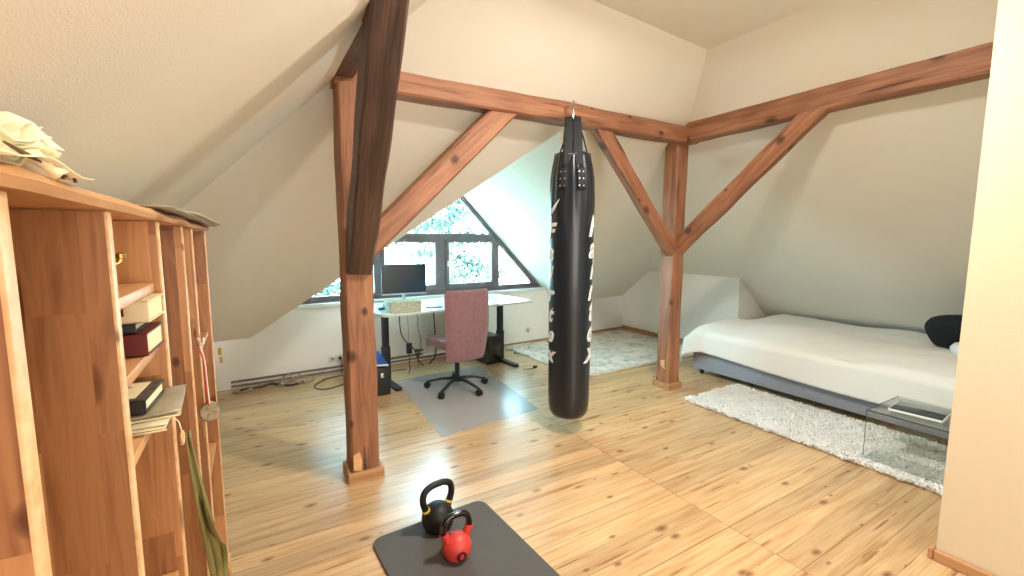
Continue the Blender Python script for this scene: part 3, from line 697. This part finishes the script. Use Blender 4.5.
# ------------------------------------------------------------------ radiator, pipes, sockets, cables
rd = thing('radiator', 'white ribbed panel radiator on the gable wall under the desk', 'radiator', wp(2.62, 0, -.06), TH)
m = MB(); nr = 26; wd = .95
for i in range(nr):
    x = -wd/2+(i+.5)*wd/nr; m.box((x, -.028, .38), (wd/nr*.62, .018, .50), ch=.004)
m.box((0, 0, .38), (wd, .045, .56), ch=.004); m.build('radiator_panel', 'white_paint', rd)
for z in (.675, .085): MB().box((0, -.01, z), (wd+.01, .07, .022), ch=.004).build('radiator_rail', 'white_paint', rd)
MB().cyl((-wd/2-.06, -.01, .14), (-wd/2-.0, -.01, .14), .012).cyl((-wd/2-.06, -.01, .06), (-wd/2-.06, -.01, .14), .010).cyl((-wd/2-.10, -.01, .14), (-wd/2-.055, -.01, .14), .02).build('valve', 'pipe', rd)
for z, dd in ((.035, -.045), (.078, -.03)):
    o = MB().tube([wp(.12, z, dd), wp(2.0, z, dd), wp(3.3, z+.005, dd)], .011, 10).build('heating_pipe', 'pipe')
    tag(o, 'brown heating pipe along the foot of the gable wall, the %s one' % ('lower' if z < .05 else 'upper'), 'pipe', None)
for u, z, lab, g in ((1.13, .17, 'white socket by the near post on the gable wall', 2), (3.80, .19, 'white socket right of the desk on the gable wall', 1)):
    s = thing('wall_socket', lab, 'socket', wp(u, z, 0), TH)
    for k in range(g):
        MB().box((k*.08-.04*(g-1), -.006, 0), (.078, .012, .08), ch=.004).build('faceplate', 'white_paint', s)
        MB().cyl((k*.08-.04*(g-1), -.0125, 0), (k*.08-.04*(g-1), -.0135, 0), .020).build('socket_face', 'cable_grey', s)
pg = thing('power_plug', 'black plug in the socket beside the near post', 'plug', wp(1.17, .17, -.012), TH)
MB().cyl((0, -.003, 0), (0, -.035, 0), .018, .013).build('plug_body', 'black_plastic', pg)
MB().tube(bez([(0, -.03, 0), (.005, -.06, -.03), (.0, -.07, -.10), (-.01, -.09, -.155)], 6), .004, 6).build('plug_cord', 'cable', pg)
lk = thing('hatch_lock', 'worn brass keyhole plates on the low white wall at the far left', 'lock', wp(.045, .36, 0), TH)
MB().prism(rrect(.028, .075, .013), 0, .004).xf(Matrix.Translation((0, -.001, .04)) @ Matrix.Rotation(R(90), 4, 'X')).build('upper_plate', 'brass', lk)
MB().prism(rrect(.022, .065, .006), 0, .004).xf(Matrix.Translation((.006, -.001, -.045)) @ Matrix.Rotation(R(90), 4, 'X')).build('lower_plate', 'brass', lk)
MB().cyl((0, -.004, .045), (0, -.012, .045), .008).build('keyhole_boss', 'brass', lk)
def cable(pts, r, label, mat='cable', name='cable', cat='cable'):
    pts = [(p[0], p[1], max(r+.001, p[2] if len(p) > 2 else r+.001)) for p in pts]
    return tag(MB().tube(bez(pts, 8), r, 6).build(name, mat), label, cat)
cable([(.83, 5.06), (.62, 4.98), (.50, 4.80), (.56, 4.66), (.74, 4.70), (.93, 4.88), (1.02, 5.08)], .005, 'dark cable lying in a loop on the boards left of the near post')
cable([(.88, 5.08, .02), (1.0, 5.0, .01), (1.2, 4.94), (1.5, 4.92)], .004, 'thin dark cable running behind the near post towards the desk')
cable([(-.15, 5.02), (-.05, 4.97, .03), (.05, 5.02, .02), (.12, 4.96, .05), (.22, 5.0, .01), (.30, 4.95), (.42, 5.0)], .010, 'dark cable tangled on the floor by the brass lock', 'cable')
cable([(-.22, 5.0), (-.10, 4.94, .02), (.0, 4.99, .05), (.12, 5.03, .02), (.2, 4.95, .02), (.34, 5.02, .05), (.40, 5.05, .09)], .008, 'grey cable tangled over the dark one by the wall at far left', 'cable_grey')
cable([(.18, 4.98), (.24, 5.02, .09), (.28, 4.98, .12), (.36, 4.94, .03), (.45, 4.97), (.52, 5.03)], .008, 'grey cable looping up against the wall pipes', 'cable_grey')
cable([(2.93, 5.10, .01), (3.10, 4.98), (3.02, 4.86), (2.96, 4.92), (3.15, 5.02), (3.35, 5.04)], .005, 'black cable looped on the floor right of the desk foot')
cable([(3.32, 5.12, .02), (3.28, 4.98), (3.42, 4.90), (3.62, 4.96), (3.62, 5.12, .06)], .005, 'black cable looped on the floor behind the punching bag')
cable([(2.66, 4.22, .012), (2.72, 4.21), (2.80, 4.20)], .004, 'short black cord beside the right desk foot')
pgf = tag(MB().cyl((2.80, 4.20, .02), (2.845, 4.20, .02), .018, .012).build('power_plug', 'black_plastic'), 'black plug lying on the floor by the right desk foot', 'plug')
# cables under the desk
cable([(1.40, 4.80, .74), (1.40, 4.80, .55), (1.44, 4.82, .40), (1.58, 4.86, .24), (1.64, 4.9, .10), (1.72, 4.95, .01)], .006, 'thick dark cable curving down from the desk behind the power brick')
cable([(1.62, 4.86, .74), (1.63, 4.86, .5), (1.66, 4.86, .3), (1.64, 4.9, .1), (1.66, 4.95, .01)], .003, 'thin cable dropping straight from the desk beside the thick one')
cable([(1.84, 4.92, .74), (1.86, 4.93, .4), (1.87, 4.95, .12), (1.8, 4.98, .01)], .008, 'dark cable duct hanging from the middle of the desk to the floor')
pb = thing('power_brick', 'black power adapter hanging on its cord under the desk', 'adapter', (1.475, 4.72, .30), R(8))
MB().box((0, 0, 0), (.06, .035, .12), ch=.008).build('adapter_body', 'black_plastic', pb)
MB().tube([(0, 0, .06), (0, .01, .25), (-.01, .03, .46)], .0025, 6).build('upper_cord', 'cable_grey', pb)
MB().tube([(0, 0, -.06), (0, .0, -.15), (.005, .0, -.25), (.0, .02, -.295)], .004, 6).build('lower_cord', 'cable', pb)

# ------------------------------------------------------------------ rugs
rg = MB().grid(lambda u, v: Vector((3.02+u*2.30, 3.60+v*1.72+.03*u, .008+.002*noise.noise(Vector((u*6, v*6, 0))))), 24, 18).build('rug', 'rug', solid=.008)
tag(rg, 'flat pale grey rug with a faded pattern in the far corner behind the corner post', 'rug')
random.seed(4)
sh = MB(); RX0, RX1, RY0, RY1 = 3.43, 4.24, .56, 2.60
def shx(x, y): return x
sh.add([(RX0+.02, RY0, .004), (RX1, RY0, .004), (RX1, RY1-.03, .004), (RX0+.02, RY1-.03, .004), (RX0+.02, RY0, .016), (RX1, RY0, .016), (RX1, RY1-.03, .016), (RX0+.02, RY1-.03, .016)],
       [(0, 1, 2, 3), (4, 5, 6, 7), (0, 1, 5, 4), (1, 2, 6, 5), (2, 3, 7, 6), (3, 0, 4, 7)])
rb = tag(sh.build('shaggy_rug', 'fluff', smooth=False), 'long white shaggy rug lying beside the bed under the glass table', 'rug')
pile = MB()
vs, fs = [], []
for i in range(21000):
    x = random.uniform(RX0, RX1); y = random.uniform(RY0, RY1)+.012*math.sin(x*31)
    x += .010*math.sin(y*23)+.008*math.sin(y*61)
    a = random.uniform(0, 2*PI); l = random.uniform(.018, .042); hgt = random.uniform(.018, .034); wv = random.uniform(.003, .006)
    dx, dy = math.cos(a)*l, math.sin(a)*l; px, py = -math.sin(a)*wv, math.cos(a)*wv; k = len(vs)
    vs += [(x-px, y-py, .012), (x+px, y+py, .012), (x+dx*.5+px, y+dy*.5+py, .012+hgt*.8), (x+dx*.5-px, y+dy*.5-py, .012+hgt*.8), (x+dx, y+dy, .012+hgt*.75)]
    fs += [(k, k+1, k+2, k+3), (k+3, k+2, k+4)]
pile.add(vs, fs)
po = pile.build('pile', 'fluff', rb, smooth=False); po['kind'] = 'stuff'

# ------------------------------------------------------------------ bed
bed = thing('bed', 'low bed with a light grey upholstered base under the sloping ceiling', 'bed', (4.30, 1.0, 0))
BLn, BWd = 2.17, 1.38
MB().box((BWd/2, BLn/2, .165), (BWd, BLn, .21), ch=.012).build('bed_base', 'bed_fabric', bed)
for x in (.06, BWd-.06):
    for y in (.08, BLn-.08): MB().cyl((x, y, 0), (x, y, .07), .022, .026).build('leg', 'black_plastic', bed)
MB().box((BWd/2, BLn/2, .36), (BWd-.02, BLn-.02, .19), ch=.04).build('mattress', 'pillow_white', bed)
# coverlet: draped sheet with folds
def cov(u, v):
    # u across the bed from the room side hem up and over; v along the bed
    y = 1.0-.02+v*2.26
    s = u*1.95
    hem = .245+.07*math.exp(-((v-.0)/.25)**2)*0+.05*(1-v)
    fold = .5*noise.noise(Vector((v*5, u*1.2, 3)))+.3*noise.noise(Vector((v*11+u*2, u*3, 8)))
    drop = .27-.045*v+.03*math.sin(v*3.2+.5)
    top = .495
    if s < drop:
        t = s/drop; z = top-drop+s; x = 4.262-.012*(1-t)+.018*fold*(1-t)
        if t > .8: x += .03*((t-.8)/.2)**2
    else:
        q = s-drop; x = 4.285+q*.98; z = top+.035*(1-math.exp(-q*8))+.05*math.sin(min(1, q/1.1)*PI)
        z += .035*noise.noise(Vector((x*1.8, y*1.5, 1)))+.014*noise.noise(Vector((x*5, y*6+x*3, 2)))
    if v > .90:
        e = (v-.90)/.10; y = 1.0-.02+.90*2.26+.10*2.26*(math.sin(e*PI/2)*1.18); z -= .30*e**2.0*(.55+.45*min(1, s/1.2)) if s >= drop else .0
        if s < drop: z -= .20*e**1.5*(1-.3*s/drop); x -= .05*math.sin(e*PI)
        y += .02*math.sin(x*14+s*9)*e
        if s >= drop: z -= .14*e**3*math.exp(-q*1.2); y += .03*e
    return Vector((x, y, z))
cv = MB().grid(cov, 90, 110).build('coverlet', 'linen', angle=180, solid=.012)
tag(cv, 'white quilted coverlet spread over the bed and hanging over its side', 'bedspread')
def pillow(name, label, loc, dims, rot, mat):
    w, d, h = dims; N_ = 20; vs = []; fs = []
    for side in (1, -1):
        for j in range(N_+1):
            for i in range(N_+1):
                a = (i/N_-.5)*2; b = (j/N_-.5)*2
                e = max(0, (1-a**4)*(1-b**4))**.45
                k = 1-.17*(a*a*b*b)
                vs.append(Vector((a*w/2*k*(1-.06*b*b), b*d/2*k*(1-.10*a*a), side*h/2*e*(1+.12*noise.noise(Vector((a*2, b*2, side)))))))
    m1 = (N_+1)**2
    for s in (0, 1):
        for j in range(N_):
            for i in range(N_):
                q = s*m1+j*(N_+1)+i; fs.append((q, q+1, q+N_+2, q+N_+1))
    t = MB().add(vs, fs)
    bm_o = t.build(name, mat, angle=180); bm_o.location = loc; bm_o.rotation_euler = rot
    wl_ = bm_o.modifiers.new('weld', 'WELD'); wl_.merge_threshold = .001
    return tag(bm_o, label, 'pillow')
pillow('pillow', 'black pillow leaning at the head of the bed beside the partition', (5.22, 1.16, .70), (.60, .46, .16), (R(48), R(6), R(82)), 'pillow_dark')
pillow('pillow', 'white pillow lying at the head of the bed in front of the black one', (5.02, 1.05, .60), (.5, .36, .12), (R(8), R(6), R(10)), 'pillow_white')

# ------------------------------------------------------------------ glass table and tablet
gt = thing('glass_side_table', 'clear bent glass side table standing on the shaggy rug by the bed', 'table', (3.78, .985, .014))
def gpan(c, d): return MB().box(c, d, ch=.002)
top = gpan((0, 0, .354), (.52, .50, .010)).build('table_top', 'clear', gt)
gpan((-.255, 0, .185), (.010, .50, .328)).build('side_panel', 'clear', gt)
gpan((.255, 0, .185), (.010, .50, .328)).build('side_panel', 'clear', gt)
e = MB().box((-.259, 0, .3545), (.0035, .50, .008)).build('front_edge', 'glass_edge', gt, label='dark green edge of the glass')
MB().box((0, .2495, .354), (.51, .002, .005)).box((-.255, .2495, .19), (.005, .002, .32)).build('end_edge', 'glass_edge', gt)
tb = thing('tablet', 'black and white tablet lying on the glass side table', 'tablet', (3.745, 1.03, .374), R(5))
MB().prism(rrect(.235, .27, .012), 0, .015).build('tablet_back', 'white_print', tb, bev=.003)
MB().box((0, .0, .0155), (.222, .258, .003), ch=.001).build('screen', 'screen', tb)

# ------------------------------------------------------------------ exercise mat and kettlebells
em = MB().prism(rrect(.64, 1.83, .06), 0, .012).build('exercise_mat', 'mat', bev=.003, loc=(.808, 1.222, .001), rz=R(3))
tag(em, 'dark grey foam exercise mat with rounded corners on the floor', 'exercise mat')
def kettlebell(label, loc, rz, r, hw, top, mats, hr):
    t = thing('kettlebell', label, 'kettlebell', loc, rz, 'kettlebells on the mat')
    prof = [(r*.02, 0), (r*.62, 0.0), (r*.68, .004)]
    for i in range(1, 22):
        a = -math.pi/2+.75+(math.pi-.75)*i/21; prof.append((max(.002, r*math.cos(a)), r*.74+r*math.sin(a)+.0))
    MB().lathe(prof, 40).build('weight_ball', mats[0], t, angle=60)
    zc = r*1.45
    P = [(-hw*.62, 0, zc-.028), (-hw*.84, 0, zc+.012), (-hw*1.0, 0, top-.085), (-hw*.90, 0, top-.042), (-hw*.5, 0, top-hr-.004), (0, 0, top-hr), (hw*.5, 0, top-hr-.004), (hw*.90, 0, top-.042), (hw*1.0, 0, top-.085), (hw*.84, 0, zc+.012), (hw*.62, 0, zc-.028)]
    pts = bez(P, 8)
    MB().tube(pts, lambda q: hr*(1+.28*abs(2*q-1)**6), 14).build('handle', mats[1], t)
    return t, pts
kb1, pts = kettlebell('black kettlebell with two yellow bands at the rear of the mat', (.765, 2.03, .013), R(10), .083, .084, .262, ('iron', 'iron'), .0165)
for sg, i in ((-1, 7), (1, len(pts)-8)):
    MB().tube([pts[i-2*sg*-1] if False else pts[i-1], pts[i], pts[i+1]], .0215, 14).build('yellow_band', 'yellow', kb1, label='yellow band at the foot of the handle')
kb2, pts = kettlebell('red coated kettlebell with black handle in front of the black one', (.768, 1.795, .013), R(2), .070, .067, .225, ('red_rubber', 'gloss_black'), .0155)
for i0, i1 in ((2, 16), (len(pts)-17, len(pts)-3)):
    MB().tube(pts[i0:i1], .0195, 14).build('handle_root', 'red_rubber', kb2, label='red coated foot of the handle')
# emblem facing the camera
ev = Vector((-.12, -1, -.12)).normalized()
ce = Vector((0, 0, .052))+ev*.0692
rm = Matrix.Translation(ce) @ Vector((0, 0, 1)).rotation_difference(ev).to_matrix().to_4x4()
em_ = MB().lathe([(.001, 0), (.024, 0), (.024, .0035), (.021, .0048), (.001, .0048)], 24).xf(rm).build('emblem', 'dark_red', kb2)
tx = text_mesh('8', .036, .001, offset=.001)
q = ev.to_track_quat('Z', 'Y').to_matrix().to_4x4()
tx.xf(Matrix.Translation(ce+ev*.0055) @ q).build('weight_number', 'red_rubber', em_, smooth=False)

# ------------------------------------------------------------------ bookshelf
SX0, SX1 = -.455, -.156
bs = thing('bookshelf', 'tall honey pine bookshelf with open compartments along the left slope', 'bookshelf', (0, 0, 0))
ZT = 1.535
ys = (.46, .75, 1.11, 1.48, 1.72, 2.205)
for y in ys:
    p = MB().box(((SX0+SX1)/2, y+.009, ZT/2+.02), (SX1-SX0, .018, ZT-.04)).build('side_panel', 'shelf_v', bs, smooth=False)
    MB().box((SX1+.0015, y+.009, ZT/2+.02), (.004, .019, ZT-.04), ch=.001).build('panel_edge', 'shelf_edge', p)
MB().box((SX0-.006, .98, ZT/2), (.01, 2.8, ZT)).build('back_panel', 'shelf_v', bs, smooth=False)
def waney(u, v): pass
ZT = 1.537; tpb = MB(); ny = 60; vs = []; fs = []
for j in range(ny+1):
    y = -.45+j*(2.24+.45)/ny; e = .010*noise.noise(Vector((y*4, 0, 1)))+.005*noise.noise(Vector((y*13, 0, 5))); zt = .004*noise.noise(Vector((y*6, 3, 1)))
    for x, z in ((SX0-.01, ZT), (SX1+.012+e*.6, ZT), (SX1+.018+e, ZT+.008), (SX1+.004+e*1.4, ZT+.019+zt*.3), (SX0-.01, ZT+.019)): vs.append((x, y, z))
for j in range(ny):
    for k in range(5): fs.append((j*5+k, j*5+(k+1) % 5, (j+1)*5+(k+1) % 5, (j+1)*5+k))
fs += [(0, 1, 2, 3, 4), tuple(ny*5+i for i in range(5))[::-1]]
tpb.add(vs, fs).build('top_board', 'shelf_h', bs, angle=50, label='live edge pine top board')
def shelf(y0, y1, z, t=.018, sag=0):
    MB().box(((SX0+SX1)/2-.004, (y0+y1)/2+.009, z-t/2), (SX1-SX0-.012, y1-y0-.019, t), ch=.002).build('shelf', 'shelf_h', bs)
for z in (1.415, 1.297, 1.175, .80, .42, .08): shelf(.75, 1.11, z)
for z in (1.12, .64, .08): shelf(1.72, 2.205, z)
for z in (.08,): shelf(1.11, 1.48, z); shelf(1.48, 1.72, z); shelf(.46, .75, z)
for a, b in ((.46, .75), (.75, 1.11), (1.11, 1.48), (1.48, 1.72), (1.72, 2.205)):
    pass
MB().box((SX1-.01, 1.35, .03), (.018, 1.75, .058), ch=.002).build('plinth', 'shelf_v', bs)
MB().box(((SX0+SX1)/2, 2.235, .045), (SX1-SX0+.02, .02, .09), ch=.002).build('foot_board', 'shelf_edge', bs)
# brass hook in the compartment
hk = MB().tube(bez([(-.185, .772, 1.468), (-.176, .785, 1.468), (-.160, .80, 1.466), (-.156, .812, 1.474)], 6), .003, 8).lathe([(.001, -.004), (.006, -.002), (.006, .004), (.001, .006)], 12, c=(-.156, .813, 1.476))
hk.cyl((-.185, .769, 1.468), (-.185, .775, 1.468), .010)
hk.build('hook', 'brass', bs, label='small brass hook')
# books
def book(name, label, loc, dims, rz, cov_mat, pages='paper', spine=None, face=None, group=None):
    l, w, h = dims   # l along local x, w along local y; pages show on -y... here: pages on +x end and +y
    t = thing(name, label, 'book', loc, rz, group)
    c = .003
    MB().box((0, 0, c/2), (l, w, c)).box((0, 0, h-c/2), (l, w, c)).box((-l/2+c/2, 0, h/2), (c, w, h)).build('cover', cov_mat, t, bev=.0007)
    MB().box((.002, 0, h/2), (l-.010, w-.008, h-2*c-.0004)).build('pages', pages, t)
    return t
bk_g = 'books lying in the bookshelf'
def bookx(label, cx, cy, z, dims, rz, cm_, marks=None):
    # local x: spine at -x. rotated so the spine looks towards the camera (-y)
    t = book('book', label, (cx, cy, z), dims, R(90)+rz, cm_, group=bk_g)
    return t
zb = 1.298
def prints(t, mat, *bx):
    for c, d in bx: MB().box(c, d).build('spine_print', mat, t)
b1 = bookx('thick maroon hardback at the bottom of the stack on the second shelf', -.252, 1.035, zb, (.125, .19, .040), R(-3), 'maroon')
prints(b1, 'cream', ((-.0631, .03, .025), (.0008, .05, .004)), ((-.0631, .03, .015), (.0008, .045, .004)), ((-.0631, -.05, .020), (.0008, .02, .004)))
b2 = bookx('thin dark book between the maroon hardback and the pale thick book', -.262, 1.035, zb+.041, (.12, .175, .017), R(-1), 'ink')
prints(b2, 'cream', ((-.0606, -.055, .009), (.0008, .03, .005)))
b3 = bookx('pale thick book with a grey picture cover on top of the stack of three', -.250, 1.035, zb+.059, (.13, .195, .038), R(-2), 'cream')
MB().box((0, .04, .0388), (.11, .08, .0008)).build('cover_picture', 'grey_cover', b3)
MB().box((-.0656, .05, .019), (.0008, .08, .034)).build('spine_picture', 'grey_cover', b3)
prints(b3, 'maroon', ((-.0657, -.055, .020), (.0008, .018, .014)))
MB().box((.0, -.045, .0388), (.10, .016, .0008)).build('cover_title', 'maroon', b3)
zb = 1.176
def magazine(label, cx, cy, z, rz, h=.006, dims=(.21, .27), mat='mag', tilt=(0, 0)):
    m = MB().grid(lambda u, v: Vector(((u-.5)*dims[0], (v-.5)*dims[1], h+.003*v*v*tilt[0]+tilt[1]*u*u)), 8, 8)
    t = thing('magazine', label, 'magazine', (cx, cy, z), rz, 'magazines lying under the bordered book')
    m.build('front_cover', mat, t, solid=.001)
    MB().box((0, 0, h/2), (dims[0]-.004, dims[1]-.004, h-.001)).build('pages', 'paper', t)
    return t
magazine('reddish magazine at the very bottom of the pile on the third shelf', -.262, 1.00, zb, R(1), .005, (.25, .17), 'maroon')
magazine('pale magazine in the middle of the pile, sticking out over the shelf edge', -.258, 1.005, zb+.0062, R(-2), .005, (.25, .18), 'mag', (1, .003))
magazine('top magazine of the pile with a curled corner beyond the shelf edge', -.252, 1.015, zb+.0145, R(3), .004, (.26, .16), 'mag_grey', (1, .006))
b4 = bookx('dark spined book with a lace bordered pale cover on the magazines', -.262, 1.02, zb+.026, (.13, .20, .024), R(-4), 'ink')
MB().box((.0, 0, .0246), (.126, .196, .0010)).build('cover_border', 'lace', b4)
MB().box((0, 0, .0254), (.100, .165, .0008)).build('cover_panel', 'paper', b4)
for i in range(6): MB().box((-.038+.015*i, .0, .0260), (.004 if i % 3 else .007, .12-.03*(i % 2), .0006)).build('title_line', 'ink', b4)
# things in the first shelf
ptr = MB().box((0, 0, 0), (.10, .09, .006), ch=.001, rz=R(12)).build('small_notebook', 'mag_grey', loc=(-.27, .90, 1.4185)); tag(ptr, 'small dark notebook lying on the topmost shelf of the book compartment', 'notebook')
# curtain ring on a hook, olive bands
rgc = thing('wooden_ring', 'small wooden ring hanging on a string in front of the magazines', 'ring', (-.142, 1.118, 1.085))
MB().tube([(0+.0, .016*math.cos(a), .012*math.sin(a)) for a in [R(i*18) for i in range(20)]], .0028, 8, closed=True).build('ring', 'shelf_edge', rgc)
MB().tube([(0, 0, .012), (-.004, .002, .035), (-.017, .0, .055)], .0012, 6).build('string', 'white_ribbon', rgc)
def ribbon(pts, w, mat, name, parent=None, up=(1, 0, 0), tw=0):
    P_ = bez(pts, 8); vs = []; fs = []
    for i, p in enumerate(P_):
        d = (P_[min(i+1, len(P_)-1)]-P_[max(i-1, 0)]).normalized(); s = Vector((0, 1, 0))
        a = tw*i/len(P_); s = Vector((math.sin(a), math.cos(a), 0)); s = (s-d*d.dot(s)).normalized()
        vs += [p-s*w/2, p+s*w/2]
    fs = [(2*i, 2*i+1, 2*i+3, 2*i+2) for i in range(len(P_)-1)]
    return MB().add(vs, fs).build(name, mat, parent, solid=.0015)
ob = thing('resistance_band', 'olive green exercise bands hanging down the front of the bookshelf', 'exercise band', (-.140, 1.16, 1.05))
ribbon([(.0, -.01, .03), (.006, .0, -.08), (.012, .05, -.22), (.014, .14, -.40), (.016, .20, -.56), (.01, .19, -.75)], .016, 'olive', 'band', ob, tw=1.2)
ribbon([(.006, .0, .03), (.012, .03, -.10), (.022, .04, -.20), (.024, .16, -.33), (.026, .30, -.46), (.02, .26, -.62)], .024, 'olive', 'band', ob, tw=-1.6)
ribbon([(.003, .01, .02), (.016, .04, -.14), (.02, .12, -.28), (.02, .22, -.46), (.016, .15, -.62), (.012, .12, -.85)], .020, 'olive', 'band', ob, tw=2.2)
# medal
md = thing('medal', 'silver medal on a red and white ribbon hanging from the end of the bookshelf', 'medal', (-.146, 1.585, 1.165))
ribbon([(.0, -.01, .02), (.008, .02, -.03), (.01, .02, -.10), (.012, .035, -.175)], .022, 'red_ribbon', 'ribbon_red', md)
ribbon([(.002, .03, .02), (.010, .04, -.04), (.012, .04, -.10), (.014, .04, -.175)], .016, 'white_ribbon', 'ribbon_white', md)
MB().tube([(.004, -.04, .05), (.006, .0, .025), (.008, .05, .015), (.008, .07, .03)], .003, 6).build('bow', 'white_ribbon', md)
MB().lathe([(.001, -.002), (.028, -.002), (.031, 0), (.028, .002), (.022, .0012), (.001, .0026)], 32).xf(Matrix.Translation((.014, .04, -.200)) @ Vector((0, 0, 1)).rotation_difference(Vector((.55, -1, .25))).to_matrix().to_4x4()).build('medal_disc', 'silver', md)
# things on the top board
ZB = ZT+.020
fl = thing('paper_flower', 'cream fabric flower with ruffled petals on top of the bookshelf', 'flower', (-.195, .565, ZB))
random.seed(9)
for k in range(26):
    a = random.uniform(0, 2*PI); el = random.uniform(.05, 1.35); rr = .058
    c = Vector((math.cos(a)*math.cos(el), math.sin(a)*math.cos(el), math.sin(el)*.8))
    side = c.cross(Vector((0, 0, 1))).normalized(); upv = side.cross(c)
    def pf(u, v, c=c, side=side, upv=upv, k=k):
        x = (u-.5)*2; y = v
        wdt = .028*math.sin(min(1, y*1.3)*PI/2)
        p = c*(.008+.040*y)+side*x*wdt+upv*(.012*math.sin(y*3+k)+.006*math.sin(x*6+k)*y-.01*x*x)
        return p+Vector((0, 0, .014))
    MB().grid(pf, 6, 6).build('petal', 'petal', fl, solid=.001, angle=180)
MB().lathe([(.004, 0), (.03, .002), (.034, .02), (.02, .035), (.003, .04)], 16).build('flower_core', 'petal', fl)
ps = MB().grid(lambda u, v: Vector((-.30+u*.162, .44+v*.20, ZB+.002+.006*math.sin(u*2.6)*math.sin(v*3.1)+.003*math.sin(v*9+u*4)+.003)), 10, 10).build('tissue_sheet', 'petal', solid=.001)
tag(ps, 'crumpled sheet of cream tissue paper beside the flower on the bookshelf', 'paper')
tw = MB().tube(bez([(-.150, .475, ZB+.014), (-.148, .505, ZB+.010), (-.147, .53, ZB+.008)], 6), lambda t: .0022*(1-.6*abs(2*t-1)), 8).build('dry_twig', 'stem_brown'); tag(tw, 'short dry brown twig on the tissue paper', 'twig')
tw2 = MB().tube(bez([(-.150, .59, ZB+.002), (-.147, .60, ZB+.007), (-.147, .61, ZB+.007), (-.148, .618, ZB+.001)], 6), .0015, 8).build('dry_leaf_curl', 'stem_brown'); tag(tw2, 'small curled brown dry leaf at the end of the tissue paper', 'leaf')
def mg(z, y0, y1, x0, x1, mat, name, label, dr=0):
    m = MB().grid(lambda u, v: Vector((x0+u*(x1-x0)+dr*v, y0+v*(y1-y0), z+.002*math.sin(v*PI)*u-.002*v*v*u)), 8, 14)
    return tag(m.build(name, mat, solid=.0022, angle=180), label, 'magazine', 'magazines on top of the bookshelf')
mg(ZB+.0035, 1.02, 2.38, -.40, -.118, 'mag_grey', 'magazine', 'lower printed sheet overhanging the far end of the bookshelf top')
mg(ZB+.010, 1.35, 2.40, -.41, -.110, 'mag', 'magazine', 'upper pale sheet overhanging the far end of the bookshelf top', .01)

# ------------------------------------------------------------------ outside: trees and ground
struct(MB().add([(-60, 8, -3.2), (80, 8, -3.2), (80, 120, -3.2), (-60, 120, -3.2)], [(0, 1, 2, 3)]).build('ground', 'grass', smooth=False), 'pale lawn outside the window')
def tree(loc, h, spread, label, seed, nb=36, dens=130, ls=.075):
    random.seed(seed)
    t = thing('garden_tree', label, 'tree', loc, 0, 'trees outside the window')
    MB().tube([(0, 0, 0), (.1, .05, h*.4), (0, 0, h*.8), (.05, 0, h)], lambda q: .16*(1-q)+.02, 10).build('trunk', 'bark', t)
    br = MB(); lv = MB(); vs = []; fs = []
    for i in range(nb):
        z = h*(.30+.68*i/nb); a = random.uniform(0, 2*PI); l = spread*(1.05-.75*(i/nb))*random.uniform(.75, 1.1)
        P0 = Vector((0, 0, z)); P1 = P0+Vector((math.cos(a)*l, math.sin(a)*l, random.uniform(-.1, .25)*l)); Pm = (P0+P1)/2+Vector((0, 0, .12*l))
        pts = bez([P0, Pm, P1], 6); br.tube(pts, lambda q: .035*(1-q)+.006, 6)
        for j in range(dens):
            q = random.uniform(.25, 1); c = pts[int(q*(len(pts)-1))]+Vector((random.gauss(0, .16), random.gauss(0, .16), random.gauss(0, .07)))
            n = Vector((random.gauss(0, 1), random.gauss(0, 1), random.gauss(0, 1))).normalized(); a1 = n.orthogonal().normalized(); a2 = n.cross(a1); s = ls*random.uniform(.6, 1.2); k = len(vs)
            vs += [c-a1*s, c+a2*s*.45, c+a1*s, c-a2*s*.45]; fs.append((k, k+1, k+2, k+3))
    br.build('branches', 'bark', t)
    lv.add(vs, fs); lo = lv.build('foliage', 'leaf', t, smooth=False); lo['kind'] = 'stuff'
tree((1.6, 9.2, -3.2), 6.6, 2.0, 'leafy green tree outside, behind the monitor', 1)
tree((4.4, 10.5, -3.2), 6.0, 2.1, 'leafy green tree outside, seen through the middle sash', 2, nb=32)
tree((8.2, 10.8, -3.2), 5.0, 2.4, 'leafy green tree outside, seen in the right corner of the window', 3, nb=30)
tree((.3, 8.6, -3.2), 5.6, 1.5, 'leafy green tree outside, seen left of the near post', 5, nb=22)
